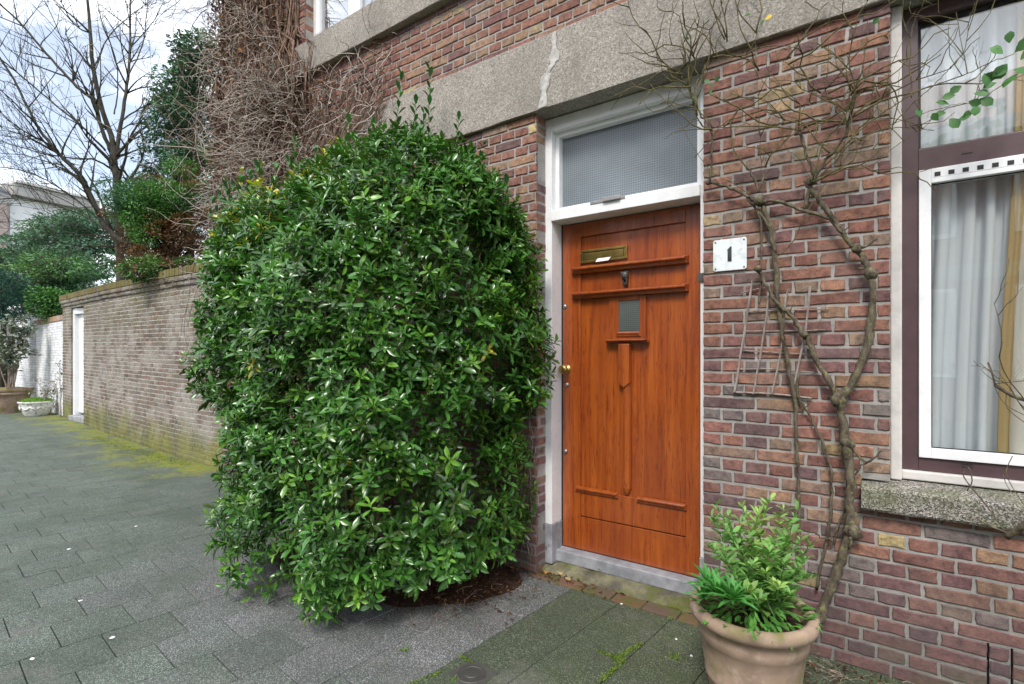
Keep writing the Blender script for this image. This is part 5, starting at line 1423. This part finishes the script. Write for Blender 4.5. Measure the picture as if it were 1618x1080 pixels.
# ------------------------------------------------------------------ bare tree behind the garden wall
def bare_tree(name, label, base, limbs, depth, r0, seed, twn, grp=None, mat=None):
    rr = random.Random(seed); tr = empty(name, (base[0], base[1], 0)); tag(tr, label, 'tree', grp); TB, BR_ = MB(), MB()
    def sub(p, d, l, r, lev):
        n = max(4, int(l/.16)); pts = [Vector(p)]; d = Vector(d).normalized(); kids = []; 
        for i in range(n):
            d = (d+Vector((rr.gauss(0, .09), rr.gauss(0, .09), rr.gauss(.02, .09)))).normalized(); q = pts[-1]+d*(l/n); pts.append(q)
            if lev < 3 and rr.random() < (.50 if lev < 2 else .28): kids.append((q.copy(), d.copy()))
        BR_.tube(pts, [max(.0030, r*(1-.8*i/n)) for i in range(n+1)], 4 if lev < 2 else 3)
        for q, dd in kids:
            o_ = dd.orthogonal().normalized(); o_.rotate(__import__('mathutils').Quaternion(dd, rr.uniform(0, 6.28)))
            sub(q, dd*.8+o_*rr.uniform(.45, .9)+Vector((0, 0, .12)), l*rr.uniform(.28, .5), r*.5, lev+1)
    for pts, ra, rb, dep in limbs:
        P = [Vector(DD(p[0], p[1], depth+(dep*(i/(len(pts)-1))))) for i, p in enumerate(pts)]
        P = smooth_path(P, 5, .008, rr); n = len(P)
        (TB if ra > .045 else BR_).tube(P, [.52*(ra+(rb-ra)*i/(n-1)) for i in range(n)], 8 if ra > .03 else 5, rough=.05)
        for k in range(int(twn*(.7 if ra > .02 else .5))):
            i = rr.randrange(n//4, n-1); dd = (P[i+1]-P[i-1]).normalized(); o_ = Vector((rr.gauss(0, 1), rr.gauss(0, 1), rr.gauss(0, 1))); o_ = (o_-dd*o_.dot(dd)).normalized()
            sub(P[i], dd*.7+o_*rr.uniform(.5, 1)+Vector((0, 0, .2)), rr.uniform(.5, 1.5), max(.004, (ra+(rb-ra)*i/n)*.35), 1)
    if TB.v: place(_build(TB, 'trunk', mat or M['tree_bark'], None, smooth=True), tr)
    place(_build(BR_, 'crown', mat or M['tree_bark'], None, smooth=True), tr); return tr
T1 = 11.5; bx_, by_, _ = DD(235, 420, T1)
bot = 560+1.4*FPX/T1
bare_tree('bare_tree', 'tall leafless tree with dark trunk and spreading limbs against the sky behind the garden wall', (DD(192, bot, T1)[0], DD(192, bot, T1)[1]), [
    ([(196, bot), (194, 500), (190, 420), (187, 340), (185, 296), (181, 259), (178, 222), (163, 178), (148, 111), (143, 52), (137, -20)], .20, .05, 0),
    ([(181, 252), (193, 185), (202, 122), (206, 60), (206, -20)], .085, .03, .5),
    ([(176, 240), (160, 200), (148, 159), (122, 137), (81, 93), (37, 41), (-10, -3)], .085, .03, -.8),
    ([(196, 470), (214, 400), (207, 393), (180, 372), (163, 352), (145, 312), (130, 281), (108, 258), (89, 237), (65, 208), (48, 178), (22, 126), (-10, 75)], .13, .03, -1.0),
    ([(167, 237), (145, 215), (122, 193), (67, 148), (0, 92), (-30, 70)], .045, .02, -1.3),
    ([(178, 268), (150, 252), (120, 250), (60, 240), (-20, 215)], .045, .012, -1),
    ([(193, 190), (220, 172), (260, 152), (300, 130)], .035, .012, .6), ([(185, 210), (207, 196), (241, 194), (290, 200)], .03, .01, .4),
    ([(180, 180), (186, 140), (182, 90), (160, 30), (150, -20)], .03, .012, .8), ([(148, 111), (170, 60), (205, 25), (240, 0)], .03, .012, .3),
    ([(143, 52), (120, 40), (100, 10), (90, -20)], .035, .012, -.3), ([(190, 262), (205, 280), (216, 287), (240, 292)], .05, .02, .5),
    ([(160, 200), (130, 150), (105, 80), (80, 20), (60, -20)], .03, .01, -.5), ([(202, 122), (225, 70), (232, 20), (236, -20)], .03, .01, .2),
    ([(163, 352), (120, 315), (75, 285), (30, 268), (-20, 262)], .032, .012, -.8), ([(180, 372), (130, 340), (80, 322), (30, 312), (-20, 318)], .03, .01, -.9),
    ([(130, 281), (90, 262), (40, 245), (-20, 240)], .03, .01, -.6), ([(108, 258), (70, 180), (40, 120), (20, 60)], .022, .008, -.6), ([(89, 237), (50, 215), (0, 205), (-20, 203)], .022, .008, -.6)],
    T1, .2, 3, 24)
T2 = 9.4; bot2 = 560+1.4*FPX/T2
bare_tree('bare_shrub', 'low bare shrub with long thin arching branches above the garden wall coping', (DD(236, bot2, T2)[0], DD(236, bot2, T2)[1]), [
    ([(232, bot2), (230, 520), (228, 400), (222, 392), (205, 393), (178, 377), (150, 350), (110, 320), (60, 300), (0, 290), (-30, 292)], .030, .008, -.8),
    ([(225, 394), (190, 390), (150, 388), (110, 386), (60, 376), (0, 383), (-30, 390)], .022, .006, -.7),
    ([(222, 392), (200, 360), (160, 330), (120, 330), (60, 345), (0, 350)], .018, .006, -.8), ([(205, 393), (160, 372), (90, 372), (40, 362), (0, 360)], .016, .005, -.8),
    ([(190, 390), (130, 392), (80, 420), (30, 450), (0, 462)], .010, .004, -.8), ([(178, 377), (140, 370), (110, 352), (60, 330), (0, 322)], .014, .005, -.8), ([(222, 392), (225, 350), (200, 300), (150, 270), (90, 250)], .015, .005, .3)],
    T2, .05, 9, 12)

# ------------------------------------------------------------------ conifers
def conifer(name, label, cat, base, clumps, n, size, pal, seed, kind='spray', droop=-.15, trunk_h=None, flat=1.0, wid=1.0, grp=None):
    """clumps: (x, y, z, rx, ry, rz) ellipsoids of sprays; leaves sit near each clump's skin"""
    rng = np.random.default_rng(seed); e = empty(name, (base[0], base[1], 0)); tag(e, label, cat, grp)
    vol = np.array([(c[3]*c[4]*c[5])**(2/3) for c in clumps]); cnt = (n*vol/vol.sum()).astype(int)+3
    Ps, Ds, Us, Ss, Cs = [], [], [], [], []
    for c, k in zip(clumps, cnt):
        d = ball_dirs(k, rng); r = rng.uniform(.35, 1.08, k)**.6; ctr = np.array(c[:3]); rad = np.array(c[3:6])
        P = ctr+d*rad*r[:, None]; Ps.append(P)
        dd = unit(d*np.array([1, 1, .6*flat])+rng.normal(size=(k, 3))*.35+np.array([0, 0, droop])); Ds.append(dd); Us.append(rng.normal(size=(k, 3))*.35+np.array([0, 0, 1])+d*.3)
        Ss.append(rng.uniform(.7, 1.3, k)*size); p = pal[c[6] if len(c) > 6 else 0]; Cs.append(np.array(p)*rng.uniform(.65, 1.35, (k, 1)))
    cat_ = np.concatenate
    P = cat_(Ps); keep = P[:, 2] > .1
    place(leaves('crown', P[keep], cat_(Ds)[keep], cat_(Us)[keep], cat_(Ss)[keep], cat_(Cs)[keep], M['needle'], kind, None, np.full(keep.sum(), wid)), e)
    b = MB(); th = trunk_h or max(c[2] for c in clumps); rr = random.Random(seed)
    b.tube([(base[0], base[1], 0), (base[0]+.03, base[1], th*.5), (base[0], base[1]+.02, th*.95)], [.10, .07, .02], 8)
    for c in clumps:
        if c[2] > .6: b.tube([(base[0], base[1], max(.3, c[2]-.5)), ((base[0]+c[0])/2, (base[1]+c[1])/2, c[2]-.15), (c[0], c[1], c[2])], [.03, .02, .008], 5)
    place(_build(b, 'trunk', M['tree_bark'], None, smooth=True), e); return e
rr = random.Random(55)
def clump_px(px, py, t, r, col=0, sq=(1, 1, .7)):
    x, y, z = DD(px, py, t); return (x, y, z, r*sq[0], r*sq[1], r*sq[2], col)
PALD = [(.045, .095, .065), (.09, .20, .12), (.10, .25, .065), (.19, .10, .05), (.12, .07, .045)]
cl = []
for i in range(60):
    t = i/59; py = 70+t*260; half = 14+70*t; cx_ = 318-32*t; cl.append(clump_px(cx_+rr.uniform(-half, half*.6), py+rr.uniform(-8, 8), 9.8+rr.uniform(-.5, .5), rr.uniform(.22, .42), rr.choice((0, 0, 0, 1)), (1.1, 1, .6)))
conifer('cypress_tree', 'tall dark blue green conifer beside the dry climber and house corner', 'tree', DD(300, 560, 9.9)[:2], cl, 18000, .08, PALD, 5)
cl = []
for i in range(72):
    px = rr.uniform(170, 345); top = 300-max(0, (px-200))*.45 if px > 200 else 285; py = rr.uniform(max(225, top), 425)
    if px < 195 and py > 345: continue
    col = rr.choice((1, 2, 2, 3)) if py < 330 else rr.choice((2, 3, 4, 4, 3))
    if px < 230 and py < 330: col = 1
    cl.append(clump_px(px, py, 8.7+rr.uniform(-.35, .35), rr.uniform(.14, .27), col, (1.2, 1, .6)))
for (px, py, col) in ((175, 300, 1), (200, 308, 1), (185, 322, 1), (235, 300, 2), (225, 285, 1), (215, 335, 2), (250, 325, 2), (285, 318, 2), (205, 345, 2), (195, 335, 1), (240, 345, 2), (262, 300, 2), (300, 300, 2), (220, 318, 2), (232, 372, 2), (218, 360, 2), (205, 300, 2), (268, 335, 2),
                     (252, 362, 3), (290, 350, 3), (310, 385, 4), (270, 398, 4), (320, 415, 4), (330, 345, 3), (225, 400, 3), (240, 410, 3), (285, 380, 4)):
    cl.append(clump_px(px, py, 8.3+rr.uniform(-.15, .15), rr.uniform(.15, .24), col, (1.15, 1, .75)))
conifer('browning_conifer', 'bright green conifer with rusty brown dead patches leaning over the garden wall', 'tree', DD(270, 560, 8.8)[:2], cl, 46000, .042, PALD, 6)
cl = []
for i in range(56):
    px = rr.uniform(-30, 225); py = rr.uniform(345, 470)+max(0, 60-px)*.15
    if py < 395 and 60 > px: py += 30
    cl.append(clump_px(px, py, 19+rr.uniform(-1.2, 1.2), rr.uniform(.4, .85), rr.choice((0, 1, 2)), (2.3, 1, .28)))
conifer('spreading_cedar', 'broad green conifer in flat layers behind the far end of the garden wall', 'tree', DD(110, 560, 19.5)[:2], cl, 34000, .13, [(.085, .17, .12), (.12, .22, .15), (.115, .225, .12)], 7, droop=-.1)  # greens lightened so distance haze is painted into the foliage
cl = []
for i in range(30):
    px = rr.uniform(30, 150); py = rr.uniform(405, 480); cl.append(clump_px(px, py, 15.5+rr.uniform(-.6, .6), rr.uniform(.35, .6), rr.choice((0, 1, 2)), (1.6, 1, .5)))
conifer('yew_tree', 'dense mid green conifer just behind the whitewashed wall', 'tree', DD(90, 560, 15.8)[:2], cl, 14000, .10, [(.05, .12, .06), (.07, .165, .075), (.10, .21, .07)], 12)
cl = [clump_px(8, 470, 13.2, .68, 0, (1, 1, 1)), clump_px(14, 478, 13.2, .50, 1, (1, 1, 1)), clump_px(0, 458, 13.2, .5, 0, (1, 1, 1))]
conifer('clipped_conifer', 'round clipped blue green conifer ball at the far left edge', 'tree', DD(5, 560, 13.3)[:2], cl, 7000, .07, [(.025, .085, .075), (.045, .13, .11)], 8, droop=.1)
cl = [clump_px(rr.uniform(55, 97), rr.uniform(462, 500), 13.0+rr.uniform(-.2, .2), .28, rr.choice((0, 1))) for i in range(14)]
conifer('ivy_shrub', 'bright green shrub hanging over the orange coping of the white wall', 'shrub', DD(80, 560, 13.4)[:2], cl, 3200, .07, [(.07, .19, .045), (.05, .14, .035)], 9, kind='diamond', wid=1.6)
# greenery visible through the branches over the near part of the wall
cl = [clump_px(rr.uniform(195, 345), rr.uniform(400, 440), 7.7+rr.uniform(-.3, .3), .16, rr.choice((0, 1, 2))) for i in range(22)]
conifer('garden_shrub', 'low mixed green shrub peeping over the coping beside the big bush', 'shrub', DD(290, 560, 7.9)[:2], cl, 3000, .06, [(.06, .14, .045), (.10, .20, .06), (.12, .07, .04)], 10, kind='diamond', wid=1.2)

# ------------------------------------------------------------------ potted plants at the far end
def far_pot(name, label, px, py, t_r, h, prof, mat):
    x, y, _ = G(px, py); e = empty(name, (x, y, 0)); tag(e, label, 'plant pot'); return e, x, y
e, x, y = far_pot('terracotta_planter', 'wide terracotta planter with scalloped relief at the far end of the pavement', 12, 651, 0, 0, None, None); p1 = (x, y)
b = MB(); b.lathe([(0, 0), (.30, 0), (.31, .03), (.36, .20), (.42, .42), (.47, .44), (.48, .47), (.46, .50), (.49, .53), (.49, .585), (.44, .59), (.42, .55), (0, .55)], 0, 0, 0, 40, jit=.01); b.build('pot_body', M['terracotta'], e, smooth=False, bevel=.004)
b = MB()
for k in range(14):
    a0_ = 2*math.pi*k/14; pts = [( (.392-.05*math.sin(math.pi*q)*0+.0)*math.cos(a0_+q*2*math.pi/14), .392*math.sin(a0_+q*2*math.pi/14), .36-.07*math.sin(math.pi*q)) for q in (0, .25, .5, .75, 1)]
    pts = [(x_*(1+(z_-.36)*.6), y_*(1+(z_-.36)*.6), z_) for x_, y_, z_ in pts]; b.tube(pts, .014, 6)
b.build('swag_relief', M['terracotta'], e, smooth=True)
b = MB(); b.lathe([(.45, .56), (.3, .60), (0, .61)], 0, 0, 0, 24, jit=.05); b.build('moss_top', m_flat('planter_moss', (.16, .14, .03), .95, bscale=60, bs=.8), e, smooth=True)
def shrub_in(name, label, c, hgt, spread, n, size, pal, seed, stems=9, z0=.55, kind='broad', bare=.35, sr=1.0):
    rng = np.random.default_rng(seed); rr = random.Random(seed); e = empty(name, (c[0], c[1], z0)); tag(e, label, 'shrub'); b = MB(); tips = []
    for k in range(stems):
        a = rr.uniform(0, 6.28); r = spread*rr.uniform(.3, 1); tp = Vector((c[0]+math.cos(a)*r, c[1]+math.sin(a)*r*.8, z0+hgt*rr.uniform(.6, 1))); bs = Vector((c[0]+rr.uniform(-.08, .08), c[1]+rr.uniform(-.08, .08), z0-.02)); pts = smooth_path([bs, bs.lerp(tp, .5)+Vector((-(tp.x-bs.x)*.12, 0, .05)), tp], 6, .008, rr)
        b.tube(pts, [(.016 if z0 > .1 else .006)*(1-.7*i/len(pts)) for i in range(len(pts))], 5); tips.append(pts)
        for j in range(7):
            q = rr.choice(pts[5:]); d = Vector((rr.gauss(0, 1), rr.gauss(0, 1), rr.uniform(0, 1.2))).normalized()*rr.uniform(.12, .32)*spread*1.7; b.tube([q, q+d*.5+Vector((0, 0, .02)), q+d], [.005, .004, .002], 4); tips.append([q+d*t for t in (.3, .5, .7, .85, 1)])
    P, D, U = [], [], []
    for k in range(n):
        tp = rr.choice(tips); q = tp[rr.randrange(int(len(tp)*bare), len(tp))]; P.append((q+Vector((rr.gauss(0, .03), rr.gauss(0, .03), rr.gauss(0, .03))))[:]); D.append((rr.gauss(0, 1), rr.gauss(0, 1), rr.gauss(.2, .6))); U.append((rr.gauss(0, .4), rr.gauss(0, .4), 1))
    C = np.array([pal[rr.randrange(len(pal))] for _ in range(n)])*rng.uniform(.7, 1.3, (n, 1))
    place(_build(b, 'stems', M['twig'], None, smooth=True), e); place(leaves('foliage', np.array(P), np.array(D), np.array(U), rng.uniform(.7, 1.3, n)*size, C, M['leaf'], kind, None, np.full(n, 1.3)), e)
shrub_in('potted_shrub', 'loose grey green shrub growing in the wide terracotta planter', (p1[0]+.35, p1[1]+.0), 1.75, .72, 1500, .10, [(.18, .22, .18), (.10, .15, .11), (.34, .37, .33)], 31, 11, kind='broad')  # pale leaf tones paint in the whitish sheen of reflected light
e, x, y = far_pot('white_planter', 'low white planter with worn garland relief and a top of bright green sprouts', 58, 656, 0, 0, None, None)
def m_chipped():
    t = NT('chipped_white_paint'); c = t.mix(t.mapr(t.noise(16, 6, .7), .50, .60, 0, .8), (.70, .70, .68), (.17, .16, .12)); return t.fin(c, .75, t.bump(t.noise(30, 5), .8, .01))
M['chip'] = m_chipped()
b = MB(); b.lathe([(0, 0), (.20, 0), (.22, .03), (.235, .06), (.27, .13), (.30, .24), (.315, .29), (.335, .305), (.33, .33), (.30, .33), (.28, .30), (0, .30)], 0, 0, 0, 48, jit=.01); b.build('pot_body', M['chip'], e, smooth=False, bevel=.004)
b = MB()
for k in range(10):
    a0_ = 2*math.pi*k/10; pts = [(.292*math.cos(a0_+q*2*math.pi/10)*(1+(-.05*math.sin(math.pi*q))), .292*math.sin(a0_+q*2*math.pi/10)*(1+(-.05*math.sin(math.pi*q))), .22-.07*math.sin(math.pi*q)) for q in (0, .25, .5, .75, 1)]; b.tube(pts, .018, 6, rough=.2)
b.build('garland_relief', M['chip'], e, smooth=True)
wx, wy = x, y
rng = np.random.default_rng(44); n = 1500; a = rng.uniform(0, 6.28, n); r = np.sqrt(rng.uniform(size=n))*.31
o = leaves('sprouts', np.stack([x+r*np.cos(a), y+r*np.sin(a), .30+.09*(1-(r/.31)**2)*rng.uniform(.3, 1, n)], 1), rng.normal(size=(n, 3))*.5+np.array([0, 0, 1.]), rng.normal(size=(n, 3)), rng.uniform(.04, .07, n), np.array([[.17, .32, .05]])*rng.uniform(.7, 1.3, (n, 1)), M['leaf_soft'], 'lance'); tag(o, 'bright green sprouts filling the low white planter', 'sprouts', kind='stuff')
x, y, _ = G(-12, 646); e = empty('clay_planter', (x, y, 0)); tag(e, 'second clay planter cut off by the left edge behind the wide terracotta one', 'plant pot')
b = MB(); b.lathe([(0, 0), (.26, 0), (.30, .2), (.36, .45), (.41, .47), (.41, .54), (.37, .55), (.35, .5), (0, .5)], 0, 0, 0, 36); b.build('pot_body', M['terracotta'], e, bevel=.004)
shrub_in('bushy_shrub', 'green bushy shrub with pale stems in the clay planter at the left edge', (x+.1, y), 1.3, .6, 1500, .08, [(.08, .15, .05), (.06, .12, .04)], 33, 8, .5)
shrub_in('wall_creeper', 'thin sparse creeper standing against the whitewashed wall beside the planter', (wx+.75, .93), 1.25, .10, 90, .055, [(.16, .19, .15), (.10, .13, .09)], 35, 4, .02)
shrub_in('grey_leaved_plant', 'small straggly grey leaved plant between the white planter and the wall', (wx+.1, .82), .85, .55, 170, .07, [(.12, .14, .12), (.22, .24, .2)], 36, 6, .02)

# ------------------------------------------------------------------ far houses on the left
fh = empty('white_building', DD(70, 560, 23)[:2]+(0,)); tag(fh, 'far white building with a wide grey fascia seen through the bare branches', 'building')
c0, c1 = DD(16, 560, 22), DD(150, 560, 24.8)
def slab(par, name, a, c, z0, z1, thick, m, off=0, **kw):
    a, c = Vector(a[:2]), Vector(c[:2]); d = (c-a).normalized(); nn = Vector((-d.y, d.x)); v = []
    for z in (z0, z1):
        for p, o_ in ((a, off), (c, off), (c, off+thick), (a, off+thick)): q = p+nn*o_; v.append((q.x, q.y, z))
    b = MB(); b.add(v, [(3, 2, 1, 0), (4, 5, 6, 7), (0, 1, 5, 4), (1, 2, 6, 5), (2, 3, 7, 6), (3, 0, 4, 7)]); return place(_build(b, name, m, None, **kw), par)
slab(fh, 'wall', c0, c1, 0, 8.1, 1, M['render']); slab(fh, 'fascia', c0, c1, 8.101, 8.6, 1.4, M['fascia'], -.4); slab(fh, 'roof_edge', c0, c1, 8.601, 8.7, 1.6, M['plaster'], -.5)
for k in range(4):
    a_ = Vector(c0[:2]).lerp(Vector(c1[:2]), .1+k*.22); c_ = Vector(c0[:2]).lerp(Vector(c1[:2]), .22+k*.22); slab(fh, 'window', a_, c_, 5.4, 7.2, .1, M['glass_up'], -.03)
bh = empty('gabled_house', DD(-60, 560, 20)[:2]+(0,)); tag(bh, 'pale brick house with a dark slate roof at the upper left edge', 'house')
h0, h1 = DD(-190, 560, 20), DD(-52, 560, 20)
slab(bh, 'wall', h0, h1, 0, 7.6, 1.6, M['pale_brick'])
slab(bh, 'cornice', h0, h1, 7.601, 8.0, 2.0, M['fascia'], -.2)
a, c = Vector(h0[:2]), Vector(h1[:2]); d = (c-a).normalized(); nn = Vector((-d.y, d.x)); b = MB()
q = [a-nn*.35, c-nn*.35, c+nn*1.9, a+nn*1.9]; rdg = [a+d*1+nn*.9, c-d*1.2+nn*.9]
b.add([(p.x, p.y, 8.001) for p in q]+[(p.x, p.y, 9.3) for p in rdg], [(0, 1, 5, 4), (1, 2, 5), (2, 3, 4, 5), (3, 0, 4), (3, 2, 1, 0)]); place(_build(b, 'roof', M['slate'], None), bh)
for k in range(2):
    a_ = a.lerp(c, .15+k*.4); c_ = a.lerp(c, .35+k*.4); slab(bh, 'window', a_, c_, 5.2, 7.0, .1, M['glass_up'], -.03)

# ------------------------------------------------------------------ houses across the street (seen only as reflections)
def opp(x0, x1, hgt, lab):
    e = empty('terraced_house', ((x0+x1)/2, -11.5, 0)); tag(e, lab, 'house', 'houses across the street'); Y = -11.5
    def ob(mb, name, m, par=None, **kw):
        o = _build(mb, name, m, None, **kw)
        if par is None: o.parent = e; o.location = -Vector(e.location)
        else: o.parent = par
        return o
    b = MB(); b.box(x0, x1, Y-8, Y, 0, hgt); ob(b, 'wall', M['far_brick'])
    b = MB(); b.profile_x([(Y+.4, hgt+.01), (Y-8.4, hgt+.01), (Y-4, hgt+2.6)], x0, x1); ob(b, 'roof', M['tile_red'])
    b = MB(); b.box(x0, x1, Y+.001, Y+.45, hgt-.3, hgt); ob(b, 'gutter', M['white'])
    b = MB(); b.box(x0+.3, x1-.3, Y+.002, Y+.05, 3.0, 3.3); ob(b, 'concrete_band', M['concrete'])
    w = (x1-x0)/3
    for i in range(3):
        for (za, zb) in ((.9, 2.8), (3.9, 5.6)):
            xa = x0+w*i+.5; xb = x0+w*(i+1)-.4
            if za < 1 and i == 0:
                b = MB(); b.box(xa, xa+1.0, Y+.002, Y+.06, .1, 2.5); dd = ob(b, 'door', M['wood']); continue
            b = MB(); b.box(xa, xb, Y+.003, Y+.08, za, zb); wn = ob(b, 'window', M['white']); b = MB(); b.box(xa+.08, xb-.08, Y+.081, Y+.09, za+.08, zb-.08); ob(b, 'pane', M['glass_up'], wn)
for k, (a, c, h_, l) in enumerate(((-17, -10.05, 6.1, 'red brick house across the street, far left behind the camera'), (-10, -3.05, 6.4, 'red brick house across the street, opposite the big bush'), (-3, 3.95, 6.2, 'red brick house across the street, opposite the front door'), (4, 11, 6.4, 'red brick house across the street, opposite the right end of the house'))): opp(a, c, h_, l)
